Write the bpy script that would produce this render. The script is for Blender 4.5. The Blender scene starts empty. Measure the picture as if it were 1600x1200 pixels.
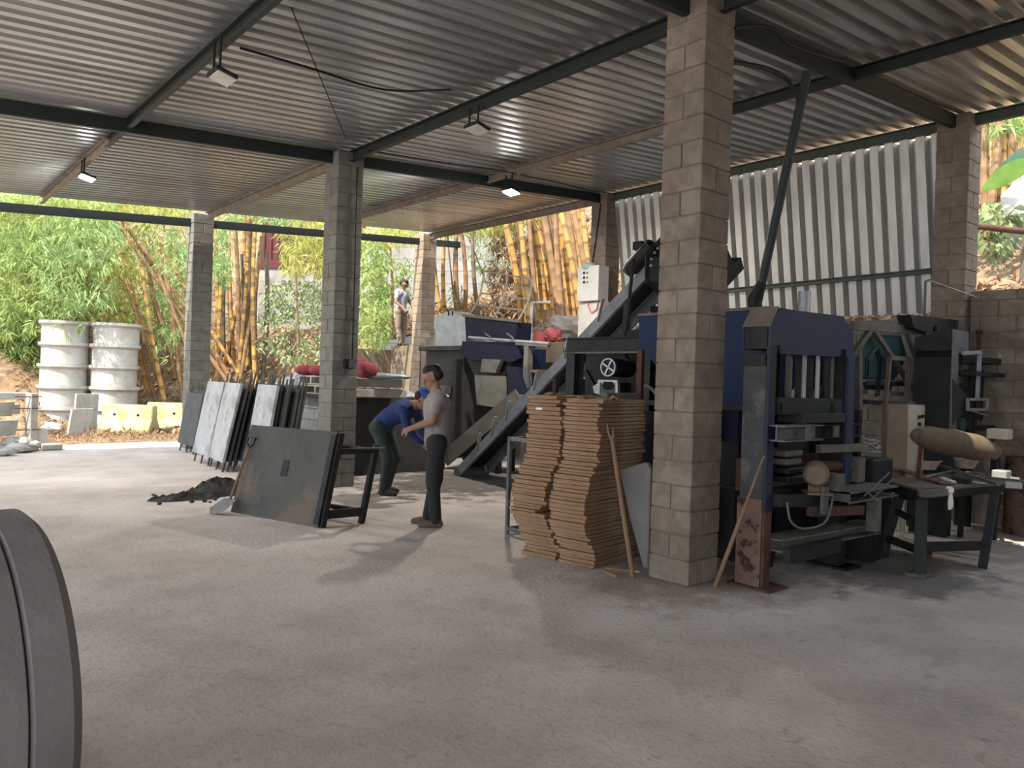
import bpy, math, random
import numpy as np
from math import sin, cos, pi, radians
from mathutils import Vector, Matrix, Euler
rnd = random.Random(7)
SC = bpy.context.scene
COL = SC.collection

# ------------------------------------------------------------------ camera
F, PITCH, ROLL, YAW, EYE = 1201.06, -0.0059, 0.0317, 0.703, 1.6213
fw = Vector((sin(YAW)*cos(PITCH), cos(YAW)*cos(PITCH), sin(PITCH)))
r0 = Vector((cos(YAW), -sin(YAW), 0)); u0 = r0.cross(fw)
RT = cos(ROLL)*r0 + sin(ROLL)*u0; UP = -sin(ROLL)*r0 + cos(ROLL)*u0
CAM = Vector((0, 0, EYE))
cd = bpy.data.cameras.new('camera'); cam = bpy.data.objects.new('camera', cd); COL.objects.link(cam)
cd.sensor_width = 36; cd.lens = F/1600*36; cd.clip_start = .05; cd.clip_end = 400
M = Matrix((RT, UP, -fw)).transposed().to_4x4(); M.translation = CAM
cam.matrix_world = M
SC.camera = cam

# ------------------------------------------------------------------ light
SC.view_settings.view_transform = 'Standard'; SC.view_settings.look = 'None'
SC.view_settings.gamma = 1; SC.view_settings.use_curve_mapping = False
SC.view_settings.exposure = 2.1
w = bpy.data.worlds.new('World'); SC.world = w; w.use_nodes = True
bg = w.node_tree.nodes['Background']; bg.inputs[0].default_value = (.80, .91, 1, 1); bg.inputs[1].default_value = 1.0
SUN_DIR = Vector((-.72, -.16, 1.0)).normalized()      # towards the sun
sd = bpy.data.lights.new('sun', 'SUN'); so = bpy.data.objects.new('sun', sd); COL.objects.link(so)
sd.energy = 2.7; sd.angle = radians(.6); sd.color = (1, .9, .74)
so.rotation_euler = SUN_DIR.to_track_quat('Z', 'Y').to_euler(); so.location = (-6, 10, 14)
SC.cycles.max_bounces = 8; SC.cycles.diffuse_bounces = 5; SC.cycles.use_denoising = True

# ------------------------------------------------------------------ pixel rays -> points of the place
def ray(x, y): return fw + RT*((x-800)/F) - UP*((y-600)/F)
def AX(x, y, X): d = ray(x, y); return CAM + d*((X-CAM.x)/d.x)
def AY(x, y, Y): d = ray(x, y); return CAM + d*((Y-CAM.y)/d.y)
def AG(x, y, z=0): d = ray(x, y); return CAM + d*((z-CAM.z)/d.z)
def AD(x, y, dep): return CAM + ray(x, y)*dep

# ------------------------------------------------------------------ materials
MATS = {}
def nd(nt, t, **k):
    n = nt.nodes.new(t)
    for a, b in k.items(): setattr(n, a, b)
    return n
def mat(name, c1, c2=None, scale=6, rough=.8, metal=0, bump=0, bscale=None, island=0, contrast=(.35, .65), c3=None, s3=1.2, t3=(.5, .6), spec=.3, stretch=None, trans=0):
    if name in MATS: return MATS[name]
    m = bpy.data.materials.new(name); m.use_nodes = True; nt = m.node_tree; L = nt.links
    b = nt.nodes['Principled BSDF']; b.inputs['Roughness'].default_value = rough; b.inputs['Metallic'].default_value = metal
    b.inputs['Specular IOR Level'].default_value = spec
    tc = nd(nt, 'ShaderNodeTexCoord'); vec = tc.outputs['Object']
    if stretch:
        mp = nd(nt, 'ShaderNodeMapping'); mp.inputs['Scale'].default_value = stretch; L.new(vec, mp.inputs[0]); vec = mp.outputs[0]
    def noise(s, det=6):
        n = nd(nt, 'ShaderNodeTexNoise'); n.inputs['Scale'].default_value = s; n.inputs['Detail'].default_value = det; n.inputs['Roughness'].default_value = .6
        L.new(vec, n.inputs['Vector']); return n.outputs['Fac']
    def ramp(f, a, c):
        r = nd(nt, 'ShaderNodeMapRange'); r.inputs[1].default_value = a; r.inputs[2].default_value = c; L.new(f, r.inputs[0]); return r.outputs[0]
    def mix(f, a, c):
        x = nd(nt, 'ShaderNodeMix', data_type='RGBA'); L.new(f, x.inputs[0])
        for s, v in ((6, a), (7, c)):
            if isinstance(v, tuple): x.inputs[s].default_value = (*v, 1)
            else: L.new(v, x.inputs[s])
        return x.outputs[2]
    c = c1
    if c2: c = mix(ramp(noise(scale), *contrast), c1, c2)
    if c3: c = mix(ramp(noise(s3, 8), *t3), c, c3)
    if island:
        g = nd(nt, 'ShaderNodeNewGeometry')
        r = nd(nt, 'ShaderNodeMapRange'); r.inputs[3].default_value = 1-island; r.inputs[4].default_value = 1+island; L.new(g.outputs['Random Per Island'], r.inputs[0])
        h = nd(nt, 'ShaderNodeHueSaturation'); L.new(r.outputs[0], h.inputs['Value'])
        if isinstance(c, tuple): h.inputs['Color'].default_value = (*c, 1)
        else: L.new(c, h.inputs['Color'])
        c = h.outputs[0]
    if isinstance(c, tuple): b.inputs['Base Color'].default_value = (*c, 1)
    else: L.new(c, b.inputs['Base Color'])
    if bump:
        bp = nd(nt, 'ShaderNodeBump'); bp.inputs['Strength'].default_value = bump; bp.inputs['Distance'].default_value = .02
        L.new(noise(bscale or scale*4), bp.inputs['Height']); L.new(bp.outputs[0], b.inputs['Normal'])
    if trans:
        t = nd(nt, 'ShaderNodeBsdfTranslucent'); 
        if isinstance(c, tuple): t.inputs[0].default_value = (*c, 1)
        else: L.new(c, t.inputs[0])
        mx = nd(nt, 'ShaderNodeMixShader'); mx.inputs[0].default_value = trans
        L.new(b.outputs[0], mx.inputs[1]); L.new(t.outputs[0], mx.inputs[2]); L.new(mx.outputs[0], nt.nodes['Material Output'].inputs[0])
    m.diffuse_color = (*c1, 1)
    MATS[name] = m; return m
def floor_dirt(m):
    # trodden black soil in front of the mixer, brown dust round the big pillar, fine scuffs
    nt = m.node_tree; L = nt.links; b = nt.nodes['Principled BSDF']; src = b.inputs['Base Color'].links[0].from_socket; tc = nd(nt, 'ShaderNodeTexCoord')
    def patch(src, c, sx, sy, col, sc, lo, hi, k):
        mp = nd(nt, 'ShaderNodeMapping', vector_type='TEXTURE'); mp.inputs['Location'].default_value = (*c, 0); mp.inputs['Scale'].default_value = (sx, sy, 1); L.new(tc.outputs['Object'], mp.inputs[0])
        g = nd(nt, 'ShaderNodeTexGradient', gradient_type='SPHERICAL'); L.new(mp.outputs[0], g.inputs[0])
        n = nd(nt, 'ShaderNodeTexNoise'); n.inputs['Scale'].default_value = sc; n.inputs['Detail'].default_value = 9; n.inputs['Roughness'].default_value = .7; L.new(tc.outputs['Object'], n.inputs['Vector'])
        a = nd(nt, 'ShaderNodeMath', operation='ADD'); a.inputs[1].default_value = 0; mu = nd(nt, 'ShaderNodeMath', operation='MULTIPLY'); mu.inputs[1].default_value = .55; L.new(g.outputs['Fac'], mu.inputs[0]); L.new(n.outputs['Fac'], a.inputs[0]); L.new(mu.outputs[0], a.inputs[1])
        r = nd(nt, 'ShaderNodeMapRange'); r.inputs[1].default_value = lo; r.inputs[2].default_value = hi; r.inputs[4].default_value = k; L.new(a.outputs[0], r.inputs[0])
        x = nd(nt, 'ShaderNodeMix', data_type='RGBA'); L.new(r.outputs[0], x.inputs[0]); L.new(src, x.inputs[6]); x.inputs[7].default_value = (*col, 1); return x.outputs[2]
    src = patch(src, (7.6, 9.6), 3.4, 2.6, (.06, .055, .05), 3.5, .62, .82, .9)
    src = patch(src, (5.3, 3.9), 1.5, 1.3, (.21, .155, .125), 2.5, .62, .85, .75)
    src = patch(src, (7.2, 3.0), 1.8, 1.3, (.10, .085, .075), 2.5, .66, .85, .8)
    n = nd(nt, 'ShaderNodeTexNoise'); n.inputs['Scale'].default_value = 16; n.inputs['Detail'].default_value = 10; n.inputs['Roughness'].default_value = .75; L.new(tc.outputs['Object'], n.inputs['Vector'])
    r = nd(nt, 'ShaderNodeMapRange'); r.inputs[1].default_value = .54; r.inputs[2].default_value = .70; r.inputs[4].default_value = .6; L.new(n.outputs['Fac'], r.inputs[0])
    x = nd(nt, 'ShaderNodeMix', data_type='RGBA'); L.new(r.outputs[0], x.inputs[0]); L.new(src, x.inputs[6]); x.inputs[7].default_value = (.20, .165, .14, 1)
    v = nd(nt, 'ShaderNodeTexVoronoi', feature='DISTANCE_TO_EDGE'); v.inputs['Scale'].default_value = .38; mpv = nd(nt, 'ShaderNodeVectorMath', operation='ADD'); nv = nd(nt, 'ShaderNodeTexNoise'); nv.inputs['Scale'].default_value = 1.7; nv.inputs['Detail'].default_value = 6
    L.new(tc.outputs['Object'], nv.inputs['Vector']); L.new(tc.outputs['Object'], mpv.inputs[0]); L.new(nv.outputs['Color'], mpv.inputs[1]); L.new(mpv.outputs[0], v.inputs['Vector'])
    rv = nd(nt, 'ShaderNodeMapRange'); rv.inputs[1].default_value = .0; rv.inputs[2].default_value = .004; rv.inputs[3].default_value = .16; rv.inputs[4].default_value = 0; L.new(v.outputs['Distance'], rv.inputs[0])
    y = nd(nt, 'ShaderNodeMix', data_type='RGBA'); L.new(rv.outputs[0], y.inputs[0]); L.new(x.outputs[2], y.inputs[6]); y.inputs[7].default_value = (.13, .105, .09, 1); L.new(y.outputs[2], b.inputs['Base Color'])
def emis(name, col, s):
    m = bpy.data.materials.new(name); m.use_nodes = True; b = m.node_tree.nodes['Principled BSDF']
    b.inputs['Base Color'].default_value = (*col, 1); b.inputs['Emission Color'].default_value = (*col, 1); b.inputs['Emission Strength'].default_value = s
    return m
FLOOR = mat('floor_concrete', (.48, .415, .375), (.37, .32, .29), 1.6, .92, bump=.55, bscale=26, c3=(.53, .475, .435), s3=.45, t3=(.48, .66))
floor_dirt(FLOOR)
BLOCKB = mat('brown_block', (.205, .16, .125), (.155, .122, .096), 9, .95, bump=.6, bscale=60, island=.09, c3=(.24, .195, .155), s3=2.5)
BLOCKG = mat('grey_block', (.185, .175, .15), (.13, .124, .108), 8, .95, bump=.5, bscale=60, island=.09)
BLOCKL = mat('pale_block', (.42, .42, .41), (.34, .34, .33), 7, .95, bump=.4, bscale=60, island=.06)
BLOCKT = mat('tan_block', (.33, .25, .18), (.24, .185, .14), 5, .95, bump=.5, bscale=50, island=.12)
MORTAR = mat('mortar', (.19, .15, .12), (.14, .115, .095), 20, .95)
MORTARG = mat('mortar_grey', (.2, .19, .17), (.15, .145, .13), 20, .95)
PLASTER = mat('grey_plaster', (.27, .26, .25), (.19, .18, .17), 1.5, .95, bump=.3, c3=(.33, .32, .30), s3=.7)
TANWALL = mat('tan_concrete', (.24, .185, .135), (.17, .135, .10), 3, .95, bump=.5, bscale=30)
DKCONC = mat('dark_concrete', (.055, .052, .047), (.038, .036, .033), 4, .95, bump=.5, bscale=40)
GALV = mat('galvanised_sheet', (.56, .575, .59), (.42, .43, .44), 2.5, .32, metal=.78, c3=(.24, .23, .22), s3=.6, t3=(.55, .75), spec=.5, stretch=(.15, 3, 1))
GALVW = mat('galvanised_cladding', (.60, .585, .56), (.48, .46, .43), 3, .5, metal=.25, spec=.5, stretch=(3, 3, .3))
GREEN = mat('green_steel_paint', (.015, .021, .018), (.011, .016, .014), 5, .55, spec=.4)
GREENL = mat('weathered_green_paint', (.075, .09, .068), (.05, .062, .05), 8, .6)
TANST = mat('sunlit_purlin', (.24, .2, .16), (.16, .13, .1), 6, .85, metal=0)  # sunlight on the far beam ends, put into the steel colour
BLACK = mat('black_steel', (.014, .014, .014), (.024, .023, .021), 7, .6, spec=.2, c3=(.04, .035, .03), s3=3, t3=(.55, .8))
GREYST = mat('grey_steel', (.13, .13, .13), (.08, .08, .08), 6, .6, metal=.2, c3=(.16, .14, .12), s3=2)
DUSTST = mat('dusty_steel', (.14, .125, .105), (.085, .075, .065), 6, .8)
ZINC = mat('zinc_steel', (.38, .39, .40), (.27, .28, .29), 5, .5, metal=.5)
NAVY = mat('navy_paint', (.008, .009, .022), (.012, .013, .026), 5, .6, spec=.15)
BLUE = mat('blue_paint', (.017, .032, .08), (.022, .031, .058), 2.2, .6, spec=.25, c3=(.035, .038, .045), s3=1.7, t3=(.45, .7))
BLUEH = mat('hopper_blue_paint', (.006, .019, .06), (.006, .015, .045), 3, .6, spec=.2)
TEAL = mat('teal_paint', (.03, .075, .075), (.02, .05, .05), 3, .6)
DGREY = mat('charcoal_paint', (.032, .034, .034), (.022, .024, .024), 4, .65, spec=.2)
DUSTY = mat('dust_on_steel', (.17, .13, .10), (.12, .095, .075), 5, .95)
WOOD = mat('board_wood', (.26, .15, .085), (.17, .098, .056), 5, .9, bump=.5, bscale=30, island=.28, stretch=(1, 1, 6), c3=(.31, .21, .13), s3=3)
STICKW = mat('pole_wood', (.23, .14, .085), (.16, .10, .06), 5, .85, bump=.3)
RUST = mat('rust', (.10, .045, .03), (.055, .03, .022), 9, .9, bump=.4)
PEEL = mat('peeling_rust_paint', (.17, .10, .075), (.11, .065, .05), 7, .9, bump=.4, c3=(.05, .018, .016), s3=7, t3=(.56, .6))
CONCW = mat('pale_precast_concrete', (.42, .41, .39), (.34, .325, .30), 4, .95, bump=.3, c3=(.33, .265, .20), s3=2.2, t3=(.55, .75))
CONCY = mat('yellowed_concrete', (.36, .345, .25), (.36, .31, .11), 2.2, .95, bump=.3, contrast=(.4, .55), c3=(.29, .275, .19), s3=3)
CONCG = mat('grey_concrete', (.21, .19, .185), (.165, .15, .145), 3, .95, bump=.25, bscale=25)
CONCR = mat('rubble_concrete', (.36, .36, .34), (.26, .26, .245), 5, .95, bump=.5)
SLABL = mat('pale_form_panel', (.38, .38, .39), (.29, .29, .295), 5, .9, bump=.2, c3=(.24, .23, .22), s3=3)
SLABD = mat('dark_form_panel', (.06, .06, .06), (.085, .085, .08), 6, .9, bump=.2)
EDGE = mat('panel_edge', (.10, .095, .085), (.065, .06, .055), 8, .9)
PLATE = mat('mould_plate', (.085, .08, .072), (.06, .058, .053), 3, .85, bump=.2, c3=(.125, .095, .075), s3=1.4, t3=(.5, .62))
DIRT = mat('black_soil', (.035, .033, .03), (.06, .056, .05), 9, .98, bump=.8)
BEIGE = mat('beige_enamel', (.52, .45, .36), (.44, .37, .29), 3, .6)
BEIGED = mat('brown_enamel', (.36, .28, .21), (.28, .21, .155), 3, .7)
WHITEP = mat('white_paint', (.55, .53, .48), (.45, .42, .37), 6, .7)
DARK = mat('dark_hole', (.006, .006, .006), rough=.9)
RUBBER = mat('black_rubber', (.012, .012, .013), rough=.6)
CABLE = mat('grey_cable', (.10, .095, .09), rough=.6)
BAGRED = mat('red_sack', (.28, .055, .065), (.2, .035, .05), 6, .9, bump=.3)
REDP = mat('red_plastic', (.55, .12, .14), rough=.5)
PALLET = mat('grey_pallet_wood', (.42, .39, .34), (.32, .29, .25), 5, .95)
GRAVEL = mat('gravel', (.52, .53, .55), (.34, .35, .36), 14, .95, bump=.8, bscale=40, island=.25)
SACK = mat('sackcloth', (.16, .115, .075), (.11, .08, .055), 8, .98, bump=.5, bscale=80)
BOWL = mat('stained_bowl', (.58, .48, .39), (.40, .29, .21), 9, .8)
RAG = mat('white_rag', (.7, .66, .6), rough=.9)
LITTER = mat('leaf_litter_ground', (.22, .14, .08), (.13, .085, .05), 3, .98, bump=.9, bscale=12, c3=(.29, .21, .14), s3=5, t3=(.5, .7))
LEAFD = mat('dry_leaf', (.27, .17, .10), (.18, .105, .06), 2, .9, island=.5, trans=.15)
LEAFG = mat('bamboo_leaf', (.25, .36, .12), (.33, .39, .14), .8, .6, island=.35, trans=.4)
LEAFY = mat('yellow_green_leaf', (.35, .38, .10), (.40, .36, .11), .8, .6, island=.35, trans=.4)
LEAFB = mat('blue_green_leaf', (.21, .32, .13), (.29, .37, .14), .8, .6, island=.35, trans=.35)
LEAFS = mat('shrub_leaf', (.19, .26, .12), (.32, .37, .18), .8, .6, island=.4, trans=.3)
CANEY = mat('yellow_cane', (.46, .26, .07), (.36, .20, .07), 3, .55, spec=.3, c3=(.26, .17, .08), s3=2)
CANEB = mat('brown_cane', (.27, .155, .075), (.19, .11, .06), 4, .6, c3=(.22, .14, .08), s3=3)
CANED = mat('dark_cane', (.13, .11, .09), (.09, .075, .06), 4, .8)
NODE = mat('cane_node', (.20, .12, .055), rough=.8)
REDW = mat('red_sheet_wall', (.10, .022, .026), (.07, .016, .02), 3, .7)
SKIN = mat('skin', (.28, .15, .1), (.24, .125, .085), 8, .6)

# ------------------------------------------------------------------ mesh builder
def basis(d, up=None):
    d = Vector(d).normalized(); up = Vector(up or (0, 0, 1))
    if abs(d.dot(up)) > .98: up = Vector((1, 0, 0)) if abs(d.x) < .9 else Vector((0, 1, 0))
    s = d.cross(up).normalized(); u = s.cross(d).normalized(); return d, s, u
class MB:
    def __init__(self): self.v = []; self.f = []; self.m = []; self.cur = 0
    def add(self, vs, fs):
        o = len(self.v); self.v += [tuple(v) for v in vs]; self.f += [tuple(i+o for i in f) for f in fs]; self.m += [self.cur]*len(fs); return self
    def hexa(self, p): return self.add(p, [(0, 3, 2, 1), (4, 5, 6, 7), (0, 1, 5, 4), (1, 2, 6, 5), (2, 3, 7, 6), (3, 0, 4, 7)])
    def box(self, a, b):
        x0, x1 = sorted((a[0], b[0])); y0, y1 = sorted((a[1], b[1])); z0, z1 = sorted((a[2], b[2]))
        return self.hexa([(x0, y0, z0), (x1, y0, z0), (x1, y1, z0), (x0, y1, z0), (x0, y0, z1), (x1, y0, z1), (x1, y1, z1), (x0, y1, z1)])
    def obox(self, c, s, rot=(0, 0, 0)):
        R = Euler(rot).to_matrix(); c = Vector(c); x, y, z = s[0]/2, s[1]/2, s[2]/2
        return self.hexa([c+R@Vector(p) for p in ((-x, -y, -z), (x, -y, -z), (x, y, -z), (-x, y, -z), (-x, -y, z), (x, -y, z), (x, y, z), (-x, y, z))])
    def bar(self, p, q, w, h=None, up=None):
        h = h or w; p = Vector(p); q = Vector(q); d, s, u = basis(q-p, up); s = s*w/2; u = u*h/2
        return self.hexa([p-s-u, p+s-u, p+s+u, p-s+u, q-s-u, q+s-u, q+s+u, q-s+u])
    def ibeam(self, p, q, w, h, t=.012, up=None):
        d, s, u = basis(Vector(q)-Vector(p), up); p = Vector(p); q = Vector(q)
        self.bar(p+u*(h/2-t/2), q+u*(h/2-t/2), w, t, up); self.bar(p-u*(h/2-t/2), q-u*(h/2-t/2), w, t, up); return self.bar(p, q, t, h-2*t, up)
    def chan(self, p, q, w, h, side=1, t=.012, up=None):
        d, s, u = basis(Vector(q)-Vector(p), up); p = Vector(p); q = Vector(q)
        self.bar(p+u*(h/2-t/2), q+u*(h/2-t/2), w, t, up); self.bar(p-u*(h/2-t/2), q-u*(h/2-t/2), w, t, up)
        o = s*(w/2-t/2)*side; return self.bar(p+o, q+o, t, h-2*t, up)
    def path(self, pts, rs, n=8, caps=True):
        pts = [Vector(p) for p in pts]; rs = rs if isinstance(rs, (list, tuple)) else [rs]*len(pts)
        vs = []; fs = []; up = None
        for i, p in enumerate(pts):
            d = (pts[min(i+1, len(pts)-1)]-pts[max(i-1, 0)])
            if d.length < 1e-9: d = Vector((0, 0, 1))
            d, s, u = basis(d, up); up = u
            vs += [p+(s*cos(2*pi*k/n)+u*sin(2*pi*k/n))*rs[i] for k in range(n)]
        for i in range(len(pts)-1):
            fs += [(i*n+k, i*n+(k+1) % n, (i+1)*n+(k+1) % n, (i+1)*n+k) for k in range(n)]
        if caps: fs += [tuple(range(n))[::-1], tuple(range((len(pts)-1)*n, len(pts)*n))]
        return self.add(vs, fs)
    def tube(self, p, q, r, r2=None, n=10): return self.path([p, q], [r, r if r2 is None else r2], n)
    def prism(self, poly, d):
        n = len(poly); d = Vector(d); a = [Vector(p) for p in poly]
        return self.add(a+[p+d for p in a], [tuple(range(n))[::-1], tuple(range(n, 2*n))]+[(i, (i+1) % n, n+(i+1) % n, n+i) for i in range(n)])
    def lathe(self, prof, c, axis=(0, 0, 1), n=32, closed=True):
        c = Vector(c); d, s, u = basis(axis, (0, 1, 0) if abs(axis[2]) > .9 else None); k = len(prof); vs = []; fs = []
        for i in range(n):
            a = 2*pi*i/n; e = s*cos(a)+u*sin(a); vs += [c+d*z+e*r for r, z in prof]
        for i in range(n):
            for j in range(k if closed else k-1):
                fs.append((i*k+j, i*k+(j+1) % k, ((i+1) % n)*k+(j+1) % k, ((i+1) % n)*k+j))
        return self.add(vs, fs)
    def ball(self, c, r, n=12, m=8):
        c = Vector(c); r = Vector(r) if hasattr(r, '__len__') else Vector((r, r, r)); vs = [c+Vector((0, 0, r.z))]; fs = []
        for j in range(1, m):
            t = pi*j/m; vs += [c+Vector((r.x*sin(t)*cos(2*pi*i/n), r.y*sin(t)*sin(2*pi*i/n), r.z*cos(t))) for i in range(n)]
        vs.append(c-Vector((0, 0, r.z))); e = len(vs)-1
        fs += [(0, 1+i, 1+(i+1) % n) for i in range(n)]
        for j in range(m-2): fs += [(1+j*n+i, 1+(j+1)*n+i, 1+(j+1)*n+(i+1) % n, 1+j*n+(i+1) % n) for i in range(n)]
        fs += [(1+(m-2)*n+i, e, 1+(m-2)*n+(i+1) % n) for i in range(n)]
        return self.add(vs, fs)
    def rock(self, c, r, seed, n=9, m=6):
        R = random.Random(seed); o = len(self.v); self.ball(c, r, n, m); c = Vector(c)
        for i in range(o, len(self.v)): self.v[i] = tuple(c+(Vector(self.v[i])-c)*R.uniform(.72, 1.12))
        return self
    def build(self, name, m, parent=None, smooth=False, bevel=0, loc=None):
        me = bpy.data.meshes.new(name); o = bpy.data.objects.new(name, me)
        V = [Vector(v) for v in self.v]
        if parent is None:
            if loc is None:
                xs = [v.x for v in V]; ys = [v.y for v in V]
                loc = ((min(xs)+max(xs))/2, (min(ys)+max(ys))/2, min(v.z for v in V))
            off = Vector(loc)
        else: off = wloc(parent)
        me.from_pydata([v-off for v in V], [], self.f)
        for mm in (m if isinstance(m, list) else [m]): me.materials.append(mm)
        if isinstance(m, list): me.polygons.foreach_set('material_index', self.m)
        if smooth: me.polygons.foreach_set('use_smooth', [True]*len(me.polygons)); me.set_sharp_from_angle(angle=radians(40))
        me.update(); COL.objects.link(o)
        if parent is None: o.location = off
        else: o.parent = parent
        if bevel:
            b = o.modifiers.new('bevel', 'BEVEL'); b.width = bevel; b.segments = 1; b.limit_method = 'ANGLE'
        return o
def wloc(o):
    v = Vector((0, 0, 0))
    while o is not None: v += o.location; o = o.parent
    return v
def tag(o, label, cat, group=None, kind=None):
    o['label'] = label; o['category'] = cat
    if group: o['group'] = group
    if kind: o['kind'] = kind
    return o
def thing(name, loc, label, cat, group=None):
    o = bpy.data.objects.new(name, None); o.empty_display_size = .1; COL.objects.link(o); o.location = loc
    return tag(o, label, cat, group)
def struct(o, label=None, cat=None, group=None):
    o['kind'] = 'structure'
    if label: tag(o, label, cat, group)
    return o
def copy_tree(o, parent=None):
    c = o.copy(); COL.objects.link(c); c.parent = parent
    for ch in list(o.children): copy_tree(ch, c)
    return c
def bx(a, b): return MB().box(a, b)

# ================================================================== the setting
def zs(x): return 4.82+.0704*(x-5.09)          # underside of the roof sheets, rising towards the bank
def smooth(a, b, x): t = min(1, max(0, (x-a)/(b-a))); return t*t*(3-2*t)
def hill(x, y):
    right = 2.42+.28*max(0, x-11)+.05*max(0, y-12)-.12*smooth(3.5, 1, y)
    toe = 21.4-.62*max(0, x-6)
    d = y-toe; left = 2.3*smooth(0, 4.5, d)+.22*max(0, d-3.5)
    wgt = smooth(9.6, 10.7, x) if y > 17.4 else (1 if x > 10.68 else 0)
    right += .55*max(0, x-14.5)
    back = .9*max(0, (x*.647+y*.763)-28)*smooth(24, 30, x*.647+y*.763)
    z = left*(1-wgt)+right*wgt+back
    n = .10*sin(x*1.7+y*.9)+.07*sin(x*3.1-y*2.3)+.05*sin(y*5.1+x*4)
    return z+n*smooth(.05, .6, z)
# floor slab
b = MB(); b.add([(-16, -20, 0), (16, -20, 0), (16, 17.9, 0), (-16, 17.9, 0)], [(0, 1, 2, 3)])
o = b.build('floor', FLOOR, loc=(0, 0, 0)); struct(o, 'dusty worn concrete floor of the open shed', 'floor')
# ground outside
xs = [-26+.5*i for i in range(140)]; ys = [17.85+.4*i for i in range(80)]
b = MB(); n = len(ys)
b.add([(x, y, hill(x, y)-.005+(-.03 if y < 18 else 0)) for x in xs for y in ys], [(i*n+j, (i+1)*n+j, (i+1)*n+j+1, i*n+j+1) for i in range(len(xs)-1) for j in range(n-1)])
o = b.build('ground_bank', LITTER, loc=(0, 0, 0), smooth=True); struct(o, 'ground behind the shed rising to a bank of dry leaves', 'ground')
xs = [10.9+.3*i for i in range(56)]; ys = [-8+.4*i for i in range(66)]
b = MB(); n = len(ys)
b.add([(x, y, hill(x, y)) for x in xs for y in ys], [(i*n+j, (i+1)*n+j, (i+1)*n+j+1, i*n+j+1) for i in range(len(xs)-1) for j in range(n-1)])
o = b.build('ground_terrace', LITTER, loc=(0, 0, 0), smooth=True); struct(o, 'leaf covered terrace behind the retaining wall', 'ground')

# pillars of two blocks a course
def pillar(x, y, mt, mo, label, seed):
    R = random.Random(seed); h = zs(x)-.01; b = MB(); b.cur = 1
    b.box((x+.012, y+.012, 0), (x+.388, y+.388, h-.002)); b.cur = 0
    z = 0; k = 0
    while z < h-.02:
        z1 = min(z+.2, h)
        for s in (0, 1):
            j = [R.uniform(-.004, .004) for _ in range(4)]; g = .004
            if k % 2: a = (x+j[0], y+s*.2+g*s, z+.004); c = (x+.4+j[1], y+.2+s*.2-g*(1-s), z1-.004)
            else: a = (x+s*.2+g*s, y+j[0], z+.004); c = (x+.2+s*.2-g*(1-s), y+.4+j[1], z1-.004)
            b.box(a, c)
        z = z1; k += 1
    o = b.build('pillar', [mt, mo], bevel=.006, loc=(x+.2, y+.2, 0)); return struct(o, label, 'pillar', None)
X1, X2, Y1, Y2, Y3 = 5.09, 10.63, 3.75, 9.95, 16.13
pillar(X1, Y1, BLOCKB, MORTAR, 'big brown concrete block pillar beside the stacks of boards', 1)
pillar(X1, Y2, BLOCKG, MORTARG, 'dark grey block pillar behind the leaning mould plate', 2)
pillar(X1, Y3, BLOCKG, MORTARG, 'grey block pillar behind the row of leaning form panels', 3)
pillar(X2, Y1, BLOCKB, MORTAR, 'block pillar at the right end of the corrugated cladding', 4)
pillar(X2, Y2, BLOCKB, MORTARG, 'block pillar carrying the white control box', 5)
pillar(X2, Y3, BLOCKT, MORTAR, 'tan block pillar behind the person on the platform', 6)

# roof sheets: ribs run along X
def corr(n, per, depth, f, tt=(.46, .56, .90), skip=None):
    prof = []
    for i in range(n):
        for t, h in ((0, 0), (tt[0], 0), (tt[1], depth), (tt[2], depth)): prof.append(((i+t)*per, h))
    prof.append((n*per, 0)); vs = []; fs = []
    for a, h in prof: vs += list(f(a, h))
    m = len(vs)//len(prof)
    for i in range(len(prof)-1):
        for j in range(m-1):
            if skip and skip(i, j): continue
            fs.append((i*m+j, (i+1)*m+j, (i+1)*m+j+1, i*m+j+1))
    return MB().add(vs, fs)
o = corr(127, .2, .085, lambda a, h: [(x, -9.37+a, zs(x)+.004+h) for x in (-4.6, -2, 1, 5.95, 6.3, 11.0)], skip=lambda i, j: j == 3 and 4*53 <= i <= 4*59).build('ceiling', GALV, loc=(0, 0, 4)); struct(o, 'corrugated metal roof sheets seen from below', 'roof')  # unseen gap left in the sheets to drop a sun strip on the floor
# beams and purlins
def beam(p, q, w_, h_, m_, label): return struct(MB().chan(p, q, w_, h_).build('beam', m_, bevel=.002), label, 'beam')
for y, lab in ((Y1, 'dark green beam over the big brown pillar'), (Y2, 'dark green beam over the middle row of pillars')):
    beam((-4.5, y+.2, zs(-4.5)-.1), (11, y+.2, zs(11)-.1), .07, .165, GREEN, lab)
beam((-4.5, Y3+.2, zs(-4.5)-.2), (11.9, Y3+.2, zs(11.9)-.2), .07, .16, GREEN, 'dark green beam over the far pillars with foliage showing above it')
beam((X1+.2, -9.3, zs(X1)-.085), (X1+.2, 10.1, zs(X1)-.085), .07, .15, GREEN, 'dark lengthwise beam over the big brown pillar and the dark grey one')
beam((X1+.2, 10.2, zs(X1)-.085), (X1+.2, 16.0, zs(X1)-.085), .07, .15, TANST, 'lengthwise beam tinted sunlit tan between the dark grey pillar and the far grey one')  # the tan of this far part is painted sunlight on green steel
beam((2.4, -9.3, zs(2.4)-.075), (2.4, 11.2, zs(2.4)-.075), .06, .13, GREEN, 'dark lengthwise purlin carrying the unlit floodlight')
beam((2.4, 11.2, zs(2.4)-.075), (2.4, 16.0, zs(2.4)-.075), .06, .13, TANST, 'sunlit-tinted tan end of the left lengthwise purlin carrying a lit floodlight')
beam((7.9, -9.3, zs(7.9)-.075), (7.9, 5.6, zs(7.9)-.075), .06, .13, GREEN, 'dark lengthwise purlin crossing the green beam right of the big pillar')
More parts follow.
